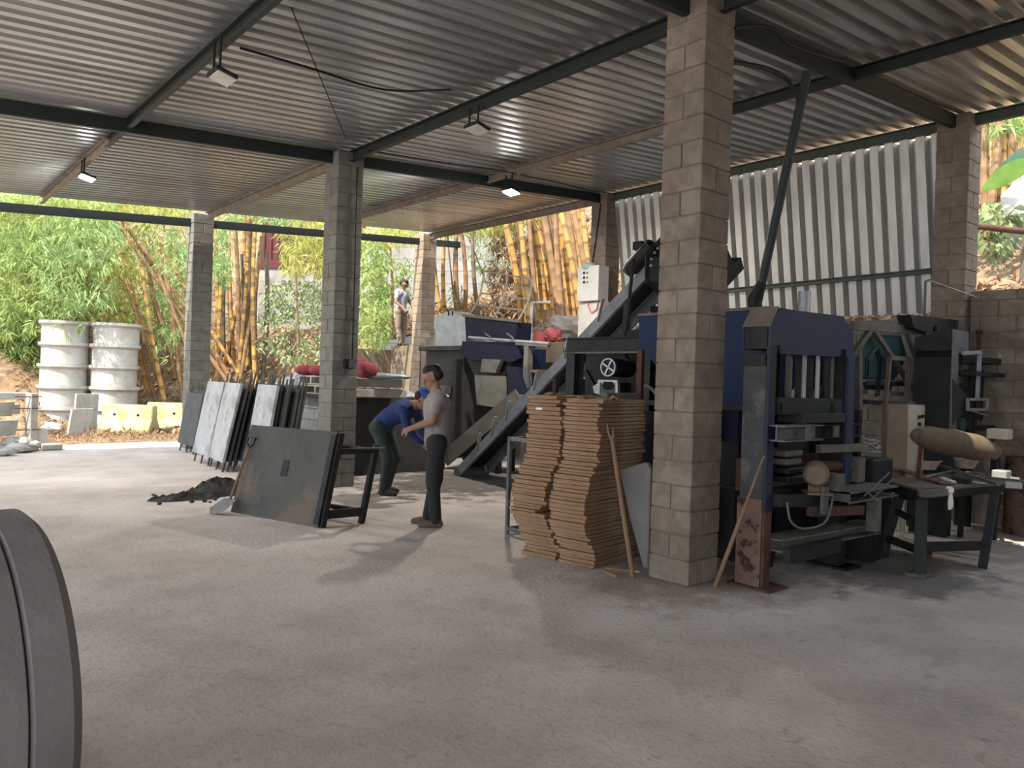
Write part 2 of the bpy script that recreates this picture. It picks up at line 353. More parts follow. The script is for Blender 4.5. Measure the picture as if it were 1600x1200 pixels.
beam((7.9, 5.6, zs(7.9)-.075), (7.9, 16.0, zs(7.9)-.075), .06, .13, TANST, 'lengthwise purlin tinted sunlit brown between the pillar rows')
beam((X2+.2, -9.3, zs(X2+.2)-.085), (X2+.2, 10.1, zs(X2+.2)-.085), .07, .15, GREENL, 'eave beam above the corrugated cladding')
beam((X2+.2, 10.2, zs(X2+.2)-.085), (X2+.2, 16.3, zs(X2+.2)-.085), .07, .15, TANST, 'eave beam tinted as sunlit between the control box pillar and the tan pillar')
# corrugated cladding between the two right pillars, leaning out at the bottom
def clad(a, h): y = 4.17+a; return [(10.80+h, y, 5.06), (11.14+h, y-.05, 2.72)]
o = corr(28, .205, .15, clad, (.56, .60, .96)).build('wall_cladding', GALVW, loc=(10.9, 7, 2.7)); struct(o, 'corrugated metal cladding between the right pillars', 'wall')
struct(MB().chan((11.0, 4.16, 3.27), (11.02, 9.94, 3.18), .05, .07).build('girt', GREENL), 'green rail across the corrugated cladding', 'rail')

# block walls
def blockwall(name, a, b_, h, th, mt, mo, label, course=.2, length=.4, seed=0, z0=0):
    R = random.Random(seed); a = Vector((a[0], a[1], 0)); b_ = Vector((b_[0], b_[1], 0)); d = (b_-a); Ln = d.length; d.normalize(); s = Vector((-d.y, d.x, 0)); m = MB(); m.cur = 1
    c = (a+b_)/2; ang = math.atan2(d.y, d.x)
    m.obox((c.x, c.y, z0+(h-.01)/2), (Ln-.02, th-.024, h-.01), (0, 0, ang)); m.cur = 0; k = 0; z = 0
    while z < h-.02:
        z1 = min(z+course, h); u = -(length/2 if k % 2 else 0)
        while u < Ln-.01:
            u0 = max(u, 0); u1 = min(u+length, Ln)
            if u1-u0 > .03:
                cc = a+d*((u0+u1)/2); jt = R.uniform(-.003, .003)
                m.obox((cc.x+s.x*jt, cc.y+s.y*jt, z0+(z+z1)/2), (u1-u0-.009, th, z1-z-.009), (0, 0, ang))
            u += length
        z = z1; k += 1
    o = m.build(name, [mt, mo], bevel=.004, loc=(c.x, c.y, z0)); return struct(o, label, 'wall')
blockwall('wall_right', (10.85, -9.2), (10.85, 3.72), 2.93, .2, BLOCKB, MORTAR, 'brown block retaining wall at the right edge of the shed', seed=3)
blockwall('wall_back', (10.85, 4.17), (10.85, 9.93), 2.62, .2, BLOCKG, MORTARG, 'block retaining wall below the corrugated cladding', seed=4)
o = bx((10.55, 10.37), (10.6, 10.4)) if False else bx((10.66, 10.36, 0), (10.92, 17.55, 2.40)); o = o.build('wall_platform', TANWALL, bevel=.01); struct(o, 'tan concrete retaining wall behind the mixer', 'wall')
o = bx((9.4, 17.56, 0), (10.92, 17.8, 2.3)).build('wall_return', TANWALL, bevel=.01); struct(o, 'concrete return of the platform wall', 'wall')
blockwall('wall_blocker', (-4.5, -9.4), (10.9, -9.4), 4.6, .2, BLOCKB, MORTAR, 'unseen block wall added behind the viewer to keep the shed dark', seed=9)  # unseen wall added to shut out the bright sky behind the viewer
# aggregate bin beside the second pillar
blockwall('wall_bin', (6.15, 13.25), (6.15, 11.22), 1.27, .2, BLOCKL, MORTARG, 'pale low block wall of the aggregate bin', seed=5)
o = bx((5.6, 11.0, 0), (7.85, 11.2, 1.27)).build('wall_bin_front', DKCONC, bevel=.01); struct(o, 'dark concrete front of the aggregate bin', 'wall')
# boundary wall high on the bank
p, q, r_ = AD(405, 500, 26.5), AD(570, 500, 26.0), AD(880, 480, 24.5)
blockwall('wall_boundary', p[:2], q[:2], 3.4, .25, PLASTER, MORTARG, 'grey boundary wall below the red sheet wall', seed=6, z0=1.9, length=.8, course=.4)
blockwall('wall_boundary_high', q[:2], r_[:2], 6.6, .25, PLASTER, MORTARG, 'tall grey boundary wall behind the golden canes', seed=7, z0=1.9, length=.8, course=.4)
d = (q-p); d.z = 0; dl = d.length; d.normalize(); s_ = Vector((-d.y, d.x, 0))
o = corr(int(dl/.25), .25, .05, lambda a, h: [(p.x+d.x*a+s_.x*h, p.y+d.y*a+s_.y*h, z) for z in (5.15, 9.5)]).build('wall_red_sheet', REDW); struct(o, 'dark red corrugated wall above the grey boundary wall', 'wall')
b = MB(); b.bar((p.x-s_.x*.1, p.y-s_.y*.1, 5.3), (q.x-s_.x*.1, q.y-s_.y*.1, 5.3), .12, .28); struct(b.build('beam', REDW), 'dark red sill beam under the red sheet wall', 'beam')
# ================================================================== outdoors, left and behind
# two stacks of flanged concrete rings
def ring(c, R, h, label):
    prof = [(R-.07, 0), (R, 0), (R, h-.13), (R+.07, h-.07), (R+.07, h), (R-.07, h)]
    o = MB().lathe(prof, (0, 0, 0), n=40).build('concrete_ring', CONCW, smooth=True, loc=(0, 0, 0)); o.location = c; o.rotation_euler.z = rnd.uniform(0, 6)
    return tag(o, label, 'concrete ring', 'stacked concrete rings')
ORD = ['lowest ring, half hidden by rubble, in the', 'second ring from the bottom of the', 'middle ring of the', 'second ring from the top of the', 'topmost ring of the']
for cx, who, k in ((101, 'left stack of pale concrete rings', 0), (179, 'right stack of pale concrete rings', 1)):
    p = AD(cx, 600, 20.0+k*.35); p.z = 0
    for i in range(5): ring((p.x+rnd.uniform(-.02, .02), p.y+rnd.uniform(-.02, .02), i*.552), .55, .548, ORD[i]+' '+who)
# road barriers
def barrier(c, ang, Ln, label, k=1):
    R_ = Matrix.Rotation(ang, 3, 'Z'); c = Vector(c); b = MB()
    prof = [(-.28, 0), (.28, 0), (.28, .08), (.13, .34), (.10, .66), (-.10, .66), (-.13, .34), (-.28, .08)]
    b.prism([c+R_@Vector((-Ln/2, y*k, z*k)) for y, z in prof], R_@Vector((Ln, 0, 0)))
    t = thing('road_barrier', c, label, 'concrete barrier', 'concrete barriers in front of the bamboo')
    b.build('body', CONCY, t, bevel=.02)
    for s in (-.3, .28):
        q = c+R_@Vector((s*Ln*.8, -.125*k, .42*k)); b2 = MB().tube(q, q+R_@Vector((0, .02, 0)), .035, n=10); b2.build('lifting_hole', DARK, t)
    return t
vd = YAW
p = AG(192, 677); barrier(p+Vector((.2, .25, 0)), -.76, 1.3, 'yellow stained concrete barrier standing in front of the right ring stack', 1.05)
p = AD(262, 660, 19.9); p.z = 0; barrier(p, -.72, 1.0, 'whitish concrete barrier between the ring stacks and the leaning panels', 1.12)
# thin concrete slabs leaning
def leaning_slab(b0, b1, up, th, m_, label, name='concrete_slab', group=None, mb=None):
    b0 = Vector(b0); b1 = Vector(b1); up = Vector(up); nrm = (b1-b0).cross(up).normalized()*th
    q = (mb or MB()).prism([b0, b1, b1+up, b0+up], nrm)
    if mb: return q
    return tag(q.build(name, m_, bevel=.008), label, 'slab', group)
q0 = AG(103, 682); q1 = AG(137, 680); f2 = Vector((-.647, -.763, 0))
leaning_slab(q0, q1, Vector((.1, .12, .62)), .06, CONCW, 'pale square concrete slab leaning in front of the left ring stack')
leaning_slab(AG(100, 676)+Vector((.22, .28, 0)), AG(138, 674)+Vector((.2, .28, 0)), Vector((.05, .06, .93)), .07, CONCR, 'grey upright concrete slab behind the pale square slab')
p = AD(228, 648, 20.6); p.z = .36; b = MB().bar(p+Vector((-.05, .04, 0)), p+Vector((.75, -.6, 0)), .2, .18); tag(b.build('concrete_beam', CONCR, loc=None), 'long grey concrete beam lying behind the barriers', 'concrete beam')
for dx, dy, wh in ((.12, -.1, 'left'), (.62, -.5, 'right')): tag(MB().bar((p.x+dx, p.y+dy, 0), (p.x+dx, p.y+dy, p.z-.11), .3, .3).build('concrete_block', CONCR), 'rough concrete block under the %s end of the long concrete beam' % wh, 'concrete block')
# white concrete lumps left of the slab
for i, (px, py, r, lab) in enumerate([(70, 668, .42, 'big white broken concrete lump at the foot of the left ring stack'), (85, 680, .22, 'small white concrete lump beside the pale square slab'), (60, 655, .3, 'white concrete lump behind the broken beams')]):
    g = AG(px, py); tag(MB().rock(g+Vector((0, .4, r*.55)), (r*1.15, r, r*.8), 40+i).build('concrete_lump', CONCW), lab, 'concrete lump')
# broken precast pieces at the far left
def trough(a, bb, wdt, hgt, label, m_=CONCR):
    a = Vector(a); bb = Vector(bb); d = (bb-a).normalized(); s = Vector((-d.y, d.x, 0)).normalized(); t = .06; z = Vector((0, 0, 1))
    prof = [(-wdt/2, 0), (wdt/2, 0), (wdt/2+.08, hgt), (wdt/2+.08-t, hgt), (wdt/2-t, t), (-wdt/2+t, t), (-wdt/2-.08+t, hgt), (-wdt/2-.08, hgt)]
    return tag(MB().prism([a+s*x+z*y for x, y in prof], bb-a).build('concrete_trough', m_, bevel=.008), label, 'concrete trough', 'broken precast pieces at the far left')
A = AG(48, 700)
trough((A.x-1.75, A.y-.55, .26), (A.x-.35, A.y+.1, .26), .42, .30, 'lower broken grey concrete trough on rubble at the far left')
trough((A.x-1.6, A.y-.1, .60), (A.x-.35, A.y+.55, .60), .36, .28, 'upper grey concrete trough lying on the lower broken trough')
b = MB(); b.bar((A.x+.05, A.y+.35, 0), (A.x+.05, A.y+.35, 1.05), .16, .16, (1, .6, 0)); b.bar((A.x-1.7, A.y+.3, .99), (A.x+.05, A.y+.5, .99), .18, .13); b.bar((A.x-1.7, A.y+.6, .72), (A.x-.1, A.y+.8, .72), .16, .2)
b.bar((A.x-1.65, A.y+.5, 0), (A.x-1.65, A.y+.5, .95), .16, .16)
t = thing('concrete_stand', (A.x-.8, A.y+.4, 0), 'pale concrete stand with rusty bar ends at the far left', 'concrete stand'); b.build('body', CONCR, t, bevel=.01)
for i in range(3):
    z = (.98, .75, .33)[i]; MB().tube((A.x-.25, A.y+.28, z), (A.x+.2, A.y+.25, z+.01), .012, n=6).build('rebar', RUST, t)
q = AG(66, 696); leaning_slab(q+Vector((-.1, -.05, 0)), q+Vector((.12, -.1, 0)), Vector((-.06, .02, .36)), .07, CONCW, 'small pale concrete slab at the right end of the rubble')
tag(bx((0, 0, 0), (.34, .24, .12)).build('concrete_block', CONCR, bevel=.02, loc=None), 'small grey concrete block on the floor at the right end of the rubble', 'concrete block').location = AG(80, 703)
for i, (px, py, rx, rz) in enumerate([(8, 713, .2, .07), (17, 703, .17, .13), (30, 708, .26, .09), (44, 706, .19, .08), (38, 699, .2, .11), (55, 704, .13, .1), (24, 697, .12, .1)]):
    g = AG(px, py); tag(MB().rock((g.x, g.y+.1, rz*.9), (rx, rx*.8, rz), 60+i).build('concrete_rubble_piece', CONCR), 'lump of grey broken concrete under the troughs at the far left', 'broken concrete', 'broken concrete lumps at the far left')
# torn plank litter between barriers and panels
for i, (px, py, L_, dz) in enumerate([(243, 672, .9, .25), (255, 676, .7, .12), (262, 668, .8, .3)]):
    g = AG(px, py); tag(MB().bar((g.x-.1, g.y+.1, .06), (g.x+.25*L_, g.y-.75*L_, .06+dz), .16, .05).build('broken_plank', DUSTST if i else PALLET), ['pale broken plank leaning beside the whitish barrier', 'dark broken plank on the leaves beside the barrier', 'dusty broken plank behind the dark plank'][i], 'plank')

# row of leaning form panels, with rods sticking out above and below
def form_panel(a, bb, hgt, lean, m_, label, rods=3, z0=.16, th=.045):
    a = Vector((a[0], a[1], 0)); bb = Vector((bb[0], bb[1], 0)); up = Vector((lean, 0, hgt-z0)); z = Vector((0, 0, z0)); k = lean/(hgt-z0)
    t = thing('form_panel', ((a+bb)/2).to_tuple()[:2]+(0,), label, 'form panel', 'form panels leaning in a row')
    MB().prism([a+z, bb+z, bb+z+up, a+z+up], ((bb-a).cross(up)).normalized()*th*(1 if ((bb-a).cross(up)).x > 0 else -1)).build('board', m_, t, bevel=.004)
    for i in range(rods):
        f = (i+.15)/(rods-.7) if rods > 1 else .5; q = a+(bb-a)*f+Vector((th+.012, 0, 0)); ex = rnd.uniform(.08, .2)
        MB().bar(q+Vector((-k*z0*.98, 0, 0)), q+Vector((lean+k*ex, 0, hgt+ex-z0+z0)), .03, .022).build('rod', EDGE, t)
    return t
NAMES = ['nearest', 'second', 'third', 'fourth', 'fifth', 'sixth', 'seventh']
gl = [AG(276, 690, .17), AG(301, 697, .17)]
form_panel((gl[0].x, gl[0].y-.05), (gl[1].x, gl[1].y), 1.16, .16, SLABD, 'dark form panel at the far end of the leaning row')
form_panel((gl[0].x+.12, gl[0].y-.05), (gl[1].x+.12, gl[1].y), 1.22, .16, SLABD, 'form panel hidden behind the dark one at the far end', 4)
gl = [AG(300, 705, .17), AG(325, 713, .17), AG(347, 722, .17)]
form_panel((gl[0].x, gl[0].y), (gl[1].x, gl[1].y+.02), 1.42, .24, SLABL, 'pale form panel second from the far end of the row')
form_panel((gl[1].x, gl[1].y), (gl[2].x, gl[2].y), 1.42, .26, SLABL, 'pale form panel with a scuffed face in the middle of the row')
for i in range(5): form_panel((gl[1].x+.11+i*.10, gl[1].y-.05), (gl[2].x+.11+i*.10, gl[2].y+rnd.uniform(-.1, .12)), 1.36+rnd.uniform(-.05, .08), .26, SLABD, 'dark form panel seen edge on, %s behind the scuffed pale panel' % ['first', 'second', 'third', 'fourth', 'fifth'][i], 2)
ty = 11.75
a0 = AD(384, 727, 11.7); 
form_panel((4.63, 11.95), (4.58, 11.1), 1.42, .2, SLABL, 'pale form panel just left of the dark panel bundle near the pale block wall')
for i in range(6): form_panel((4.72+i*.072, 11.95), (4.67+i*.072, 11.1+rnd.uniform(-.05, .08)), 1.38+rnd.uniform(-.05, .06), .2, SLABD, 'dark form panel in the near bundle, %s behind the pale one' % ['first', 'second', 'third', 'fourth', 'fifth', 'sixth'][i], 2)

# gravel heap, pallets, red sacks
def heap(c, rx, ry, h, seed, m_, name, label, cat, rough=.1, n=36):
    R = random.Random(seed); c = Vector(c); b = MB(); vs = [c+Vector((0, 0, h))]; fs = []; rings = 9
    for j in range(1, rings+1):
        f = j/rings
        for i in range(n):
            a = 2*pi*i/n; k = 1+.12*sin(3*a+seed)+.08*sin(5*a)
            z = h*(1-f**1.35)*(.93+.07*cos(f*3))
            if j < rings: z = max(0, z+R.uniform(-rough, rough)*h)
            vs.append(c+Vector((rx*f*k*cos(a), ry*f*k*sin(a), z if j < rings else 0)))
    fs += [(0, 1+i, 1+(i+1) % n) for i in range(n)]
    for j in range(rings-1): fs += [(1+j*n+i, 1+(j+1)*n+i, 1+(j+1)*n+(i+1) % n, 1+j*n+(i+1) % n) for i in range(n)]
    b.add(vs, fs); o = b.build(name, m_); tag(o, label, cat, kind='stuff'); return o
heap((7.1, 15.0, 0), 1.75, 2.0, 1.72, 5, GRAVEL, 'gravel_heap', 'heap of grey gravel behind the leaning form panels', 'gravel', .05)
g = AG(10, 655); heap((g.x-1.2, g.y+2.2, 0), 2.6, 2.2, .95, 8, GRAVEL, 'gravel_heap', 'pale gravel heap below the foliage at the far left', 'gravel', .05)
def pallet(c, sx, sy, label):
    t = thing('pallet', c, label, 'pallet', 'pallets under the red sacks'); c = Vector(c)
    b = MB()
    for i in range(6): b.box((c.x-sx/2+i*sx/6+.01, c.y-sy/2, c.z+.125), (c.x-sx/2+(i+1)*sx/6-.02, c.y+sy/2, c.z+.15))
    b.build('deck', PALLET, t)
    b = MB()
    for i in range(5): b.box((c.x-sx/2+i*sx/5+.01, c.y-sy/2, c.z), (c.x-sx/2+(i+1)*sx/5-.03, c.y+sy/2, c.z+.02))
    b.build('bottom_boards', PALLET, t)
    for i in range(4): MB().box((c.x-sx/2, c.y-sy/2+i*(sy-.05)/3, c.z+.02), (c.x+sx/2, c.y-sy/2+i*(sy-.05)/3+.05, c.z+.125)).build('stringer', PALLET, t)
PX_, PY_ = 6.25, 12.12
pallet((PX_, PY_+.02, 1.275), .95, 1.6, 'lower grey wooden pallet on the pale bin wall'); pallet((PX_+.12, PY_-.05, 1.43), .95, 1.45, 'upper grey wooden pallet carrying red sacks')
# the bin is filled with aggregate up to the wall
b = MB(); n_ = 14; R = random.Random(3)
vs = [(6.3+1.75*i/n_, 11.22+1.6*j/n_, 1.1+.05*sin(i*.9)*cos(j*.8)+R.uniform(-.03, .03)+.015*i) for i in range(n_+1) for j in range(n_+1)]
b.add(vs, [(i*(n_+1)+j, (i+1)*(n_+1)+j, (i+1)*(n_+1)+j+1, i*(n_+1)+j+1) for i in range(n_) for j in range(n_)])
b.box((6.35, 11.25, 0), (8.0, 12.8, 1.0)); tag(b.build('aggregate', GRAVEL, smooth=False), 'aggregate filling the bin behind the dark wall', 'gravel', kind='stuff')
def sack(c, s, rot, m_, label, name='cement_sack', group=None, cat='sack'):
    b = MB(); b.ball((0, 0, 0), 1, 16, 10); sx, sy, sz = s; R = Euler(rot).to_matrix()
    def sq(v, e): return math.copysign(abs(v)**e, v)
    b.v = [tuple(Vector(c)+Vector((0, 0, sz))+R@Vector((sx*sq(v[0], .55), sy*sq(v[1], .55), sz*sq(v[2], .8)*(1-.1*sin(5*v[0]))))) for v in b.v]
    o = b.build(name, m_, smooth=True); return tag(o, label, cat, group)
for i in range(5): sack((PX_-.2+.12*(i % 2), PY_-.62+i*.27, 1.585), (.3, .14, .085), (0, 0, rnd.uniform(-.1, .1)), BAGRED, 'red cement sack lying on the upper pallet', group='red sacks on the pallet')
sack((PX_+.15, PY_-.3, 1.755), (.28, .17, .08), (0, 0, .3), BAGRED, 'dusty red sack lying on top of the other red sacks')
g = AD(572, 583, 12.0); sack((g.x, g.y, 1.58), (.16, .15, .12), (0, 0, 0), BAGRED, 'dark red sack just right of the second pillar')
b = bx((g.x-.3, g.y-.1, 1.27), (g.x+.7, g.y+.6, 1.40)); b.box((g.x-.25, g.y-.05, 1.43), (g.x+.65, g.y+.55, 1.56)); tag(b.build('timber_stack', PALLET, bevel=.01), 'two grey timber balks on the bin behind the second pillar', 'timber')
g2 = AD(598, 583, 12.2); sack((g2.x+.05, g2.y, 1.56), (.4, .22, .05), (0, 0, -.5), ZINC, 'folded grey sheet on the timber balks', 'folded_sheet', cat='sheet')

# ------------------------------------------------------------------ bamboo
def cane(px0, py0, px1, py1, dep, r, m_, lab, lean_d=0, ext=1.25):
    p = AD(px0, py0, dep); q = AD(px1, py1, dep+lean_d); gz = hill(p.x, p.y); d = q-p
    if p.z > gz: p = p-d*((p.z-gz+.05)/d.z)
    q = q+d*(ext-1); Ln = (q-p).length; n = max(3, int(Ln/rnd.uniform(.34, .42)))
    pts = []; rs = []; bow = Vector((rnd.uniform(-.12, .12), rnd.uniform(-.12, .12), 0))
    b = MB()
    for i in range(n+1):
        f = i/n; c = p.lerp(q, f)+bow*sin(pi*f); rr = r*(1-.25*f)
        for df, k in ((-.012, 1.0), (0, 1.14), (.012, 1.0)):
            if 0 <= f+df <= 1: pts.append(p.lerp(q, f+df)+bow*sin(pi*(f+df))); rs.append(rr*k)
    b.path(pts, rs, 8); nf = 8
    o = b.build('bamboo_cane', [m_, NODE], smooth=True, loc=tuple(p))
    mi = [0]*len(o.data.polygons); seg = 0
    for i in range(len(pts)-1):
        if (pts[i+1]-pts[i]).length < Ln/n*.3:
            for k in range(nf): mi[i*nf+k] = 1
    o.data.polygons.foreach_set('material_index', mi)
    return tag(o, lab, 'bamboo cane', lab.replace(' cane ', ' canes ').replace(' stem ', ' stems '))
LY = 'golden bamboo cane leaning behind the pillar with the control box'
def cr(a, x0, y0, s): return [(x0+X/s, y0+Y/s) for X, Y in a]
def canes(lst, x0, y0, s, dep, r, label, mats, spread=.8, ext=1.3):
    for i, (xb, yb, xt, yt) in enumerate(lst):
        cane(x0+xb/s, y0+yb/s, x0+xt/s, y0+yt/s, dep+rnd.uniform(-spread, spread), r*rnd.uniform(.8, 1.15), mats[i % len(mats)], label, 0, ext)
canes([(900, 960, 765, 230), (985, 900, 930, 200), (1060, 900, 1000, 190), (1215, 1000, 1050, 170), (1245, 1010, 1110, 150), (1345, 980, 1190, 130), (1395, 900, 1240, 120), (1440, 650, 1340, 100), (940, 930, 800, 230), (1020, 930, 965, 190), (1130, 960, 1020, 200), (1180, 900, 1130, 140), (1300, 960, 1170, 160), (1380, 980, 1270, 130), (1420, 880, 1300, 120), (1490, 600, 1390, 90), (1470, 700, 1420, 80), (1260, 880, 1225, 140), (1100, 930, 990, 200), (1040, 960, 940, 230)], 640, 300, 5.333, 18.6, .085, LY, [CANEY, CANEY, CANEB, CANEY, CANEB])
canes([(1230, 960, 1080, 250), (1330, 960, 1210, 200), (1150, 960, 1060, 300), (1400, 940, 1330, 200), (960, 900, 890, 250), (1075, 900, 1010, 300), (1290, 900, 1150, 200), (1450, 800, 1380, 200)], 640, 300, 5.333, 20.2, .09, 'brown bamboo cane in the back row of the golden clump', [CANEB, CANEY])
canes([(1090, 620, 1080, 0), (1295, 520, 1290, 0), (1060, 860, 970, 300)], 560, 380, 8, 20.5, .07, 'yellow bamboo cane beside the tan pillar', [CANEY, CANEB])
canes([(1270, 800, 1240, 0), (1490, 650, 1440, 0)], 560, 380, 8, 20.2, .075, 'dark bamboo cane beside the tan pillar', [CANEB, CANED])
canes([(1210, 830, 1120, 0), (1550, 360, 1410, 0)], 560, 380, 8, 20, .025, 'thin grey sapling stem beside the tan pillar', [CANED])
canes([(265, 1070, 255, 400), (280, 900, 300, 500), (395, 830, 375, 130), (470, 900, 455, 160), (320, 1120, 530, 130), (480, 890, 590, 190), (540, 900, 540, 200), (365, 780, 350, 420), (500, 880, 520, 150), (425, 900, 470, 130)], 280, 310, 4.444, 22.5, .072, 'yellow bamboo cane standing right of the far grey pillar', [CANEY, CANEY, CANEB])
canes([(315, 900, 320, 560), (345, 880, 340, 560), (420, 870, 430, 500), (450, 860, 480, 300), (590, 800, 600, 460), (555, 850, 570, 400)], 280, 310, 4.444, 23.4, .07, 'dark dead bamboo cane right of the far grey pillar', [CANED])
canes([(950, 540, 720, 210), (930, 500, 760, 230), (880, 480, 700, 220), (850, 820, 760, 540), (1150, 640, 920, 250), (1140, 1000, 1000, 620), (945, 1200, 880, 900), (900, 1200, 860, 880), (1080, 1200, 960, 760), (1130, 900, 1010, 500), (990, 1150, 900, 620), (1040, 1100, 930, 560), (1120, 1200, 1060, 700), (1000, 1200, 800, 560)], 0, 280, 4, 21.9, .065, 'orange bamboo cane leaning behind the ring stacks', [CANEB, CANEY, CANEB], ext=1.15)
canes([(300, 520, 300, 100), (345, 420, 345, 100), (330, 500, 372, 60), (385, 560, 380, 90), (430, 640, 425, 80), (320, 480, 325, 60), (455, 500, 460, 60), (365, 480, 362, 60), (405, 560, 405, 90)], 1440, 140, 3, 14.6, .085, 'orange bamboo cane beyond the right pillar', [CANEY, CANEY, CANEB], .5, 1.5)

p = AX(854, 500, 11.5); p.z = hill(p.x, p.y)-.03; tag(MB().path([p, p+Vector((0, 0, .3)), p+Vector((.01, .01, .33)), p+Vector((.02, .02, .55)), p+Vector((.02, .02, .62))], [.06, .06, .075, .07, .09], 9).build('bamboo_stump', CANEB, smooth=True), 'cut bamboo stump on the bank just left of the control box', 'stump')
# foliage sprays: long narrow blades hanging in fans
def foliage(name, label, regions, m_, seed, cat='foliage', ln=(.16, .3), wd=.022, fan=7):
    R = np.random.RandomState(seed); V = []; Fc = []; cnt = 0
    for (x0, y0, x1, y1, d0, d1, n) in regions:
        for _ in range(n):
            px = R.uniform(x0, x1); py = R.uniform(y0, y1); dep = R.uniform(d0, d1)
            c = np.array(AD(px, py, dep)); 
            if c[2] < hill(c[0], c[1])+.02: c[2] = hill(c[0], c[1])+R.uniform(.02, .3)
            az = R.uniform(0, 2*pi); base = np.array([cos(az), sin(az), -.25])
            for k in range(fan):
                d = base+R.normal(0, .55, 3)+np.array([0, 0, -.55]); d /= np.linalg.norm(d)+1e-6
                s = np.cross(d, R.normal(0, 1, 3)); s /= np.linalg.norm(s)+1e-6; L_ = R.uniform(*ln); w_ = wd*R.uniform(.7, 1.2)
                o = c+R.normal(0, .06, 3)
                V += [o, o+d*L_*.35+s*w_, o+d*L_+np.array([0, 0, -.25*L_]), o+d*L_*.35-s*w_]; Fc.append((cnt, cnt+1, cnt+2, cnt+3)); cnt += 4
    V = np.array(V, dtype=np.float32); org = V.mean(0); org[2] = V[:, 2].min(); me = bpy.data.meshes.new(name)
    me.from_pydata((V-org).tolist(), [], Fc); me.materials.append(m_); me.update()
    o = bpy.data.objects.new(name, me); COL.objects.link(o); o.location = org.tolist(); tag(o, label, cat, kind='stuff'); return o
foliage('bamboo_foliage', 'light green bamboo foliage hanging at the far left', [(-40, 300, 175, 420, 19.5, 23, 900), (-40, 400, 130, 520, 19.5, 23, 800), (-60, 500, 66, 615, 20.5, 23, 600)], LEAFG, 1)
foliage('bamboo_foliage', 'blue green bamboo sprays in front of the left foliage', [(60, 330, 180, 480, 18.8, 20.5, 150), (80, 440, 130, 490, 19, 20.5, 40), (240, 340, 292, 470, 20.5, 22.5, 60), (235, 500, 285, 560, 20.5, 22, 25)], LEAFB, 2)
foliage('bamboo_foliage', 'yellow green bamboo foliage above the ring stacks', [(60, 410, 200, 505, 20.8, 22.4, 300), (-40, 300, 300, 345, 20, 24, 420), (20, 400, 120, 470, 20, 22, 150), (150, 360, 230, 500, 22.2, 24, 90)], LEAFY, 3)
foliage('bamboo_foliage', 'deep bamboo foliage filling the back of the left clump', [(-80, 290, 300, 560, 24, 28, 1700), (-80, 520, 60, 620, 23, 25, 300)], LEAFG, 4, ln=(.22, .4), wd=.03)
foliage('bamboo_foliage', 'green bamboo sprays beside the far grey pillar', [(335, 340, 362, 450, 20.5, 22, 60), (330, 400, 352, 440, 20.5, 22, 20), (335, 325, 470, 350, 21, 24, 90)], LEAFB, 5)
foliage('bamboo_foliage', 'yellow green foliage in front of the red wall', [(440, 345, 510, 430, 20, 24, 190), (470, 330, 510, 400, 20, 24, 60), (565, 355, 660, 380, 20, 24, 110), (690, 335, 800, 362, 19.5, 23, 150), (770, 325, 850, 345, 19, 22, 80)], LEAFY, 6)
foliage('shrub_foliage', 'leafy shrub in front of the grey boundary wall', [(415, 440, 505, 500, 21.5, 24, 190), (405, 490, 505, 550, 21, 22.4, 70), (430, 540, 505, 575, 19.6, 20.6, 22)], LEAFS, 7, ln=(.08, .17), wd=.03)
foliage('shrub_foliage', 'green shrub hanging between the second pillar and the standing person', [(562, 375, 605, 500, 20, 23, 330), (562, 480, 608, 545, 19, 21, 110), (590, 400, 645, 470, 22, 24, 90)], LEAFG, 8, ln=(.1, .2), wd=.025)
foliage('shrub_foliage', 'pale shrub behind the steel grille against the boundary wall', [(735, 340, 800, 430, 21, 23.5, 130), (700, 440, 725, 490, 19.5, 21, 20)], LEAFS, 9, ln=(.1, .2), wd=.02)
foliage('bamboo_foliage', 'light foliage beyond the right pillar', [(1525, 150, 1640, 200, 13.5, 16, 110), (1560, 180, 1640, 260, 15, 17, 60)], LEAFG, 10)
foliage('bamboo_foliage', 'pale sunlit leaves low beyond the right pillar', [(1530, 315, 1590, 395, 13, 14.5, 45)], LEAFS, 11, ln=(.14, .3), wd=.05)
# saplings
for i, (a, lab) in enumerate([((838, 430, 848, 580), 'a')]): pass
for x0, y0, x1, y1, lab in [(468, 520, 462, 425, 'thin tan sapling in the shrub below the red wall'), (582, 520, 575, 420, 'thin pale sapling trunk just right of the second pillar'), (614, 470, 609, 370, 'thin sapling left of the standing person')]:
    p = AD(x0, y0, 21.5); q = AD(x1, y1, 21.5); p.z = min(p.z, hill(p.x, p.y)+.02); tag(MB().path([p, p.lerp(q, .5)+Vector((.06, 0, 0)), q], [.05, .04, .025], 7).build('sapling', CANEB, smooth=True), lab, 'sapling')
# dry leaves scattered on the banks and ground
def litter(name, label, spots, seed, k=1):
    R = np.random.RandomState(seed); V = []; Fc = []; c = 0
    for f, n in spots:
        for _ in range(n):
            x, y = f(R); z = hill(x, y)+R.uniform(.0, .05); d = R.normal(0, 1, 3); d[2] *= .5; d /= np.linalg.norm(d); s = np.cross(d, [R.normal(0, .4), R.normal(0, .4), 1]); s /= np.linalg.norm(s)
            L_ = R.uniform(.10, .26)*k; w_ = R.uniform(.012, .03)*k; o = np.array([x, y, z+abs(d[2])*L_*.5]); V += [o-d*L_/2, o+s*w_, o+d*L_/2, o-s*w_]; Fc.append((c, c+1, c+2, c+3)); c += 4
    V = np.array(V); org = V.mean(0); org[2] = V[:, 2].min(); me = bpy.data.meshes.new(name); me.from_pydata((V-org).tolist(), [], Fc); me.materials.append(LEAFD)
    o = bpy.data.objects.new(name, me); COL.objects.link(o); o.location = org.tolist(); tag(o, label, 'dry leaves', kind='stuff')
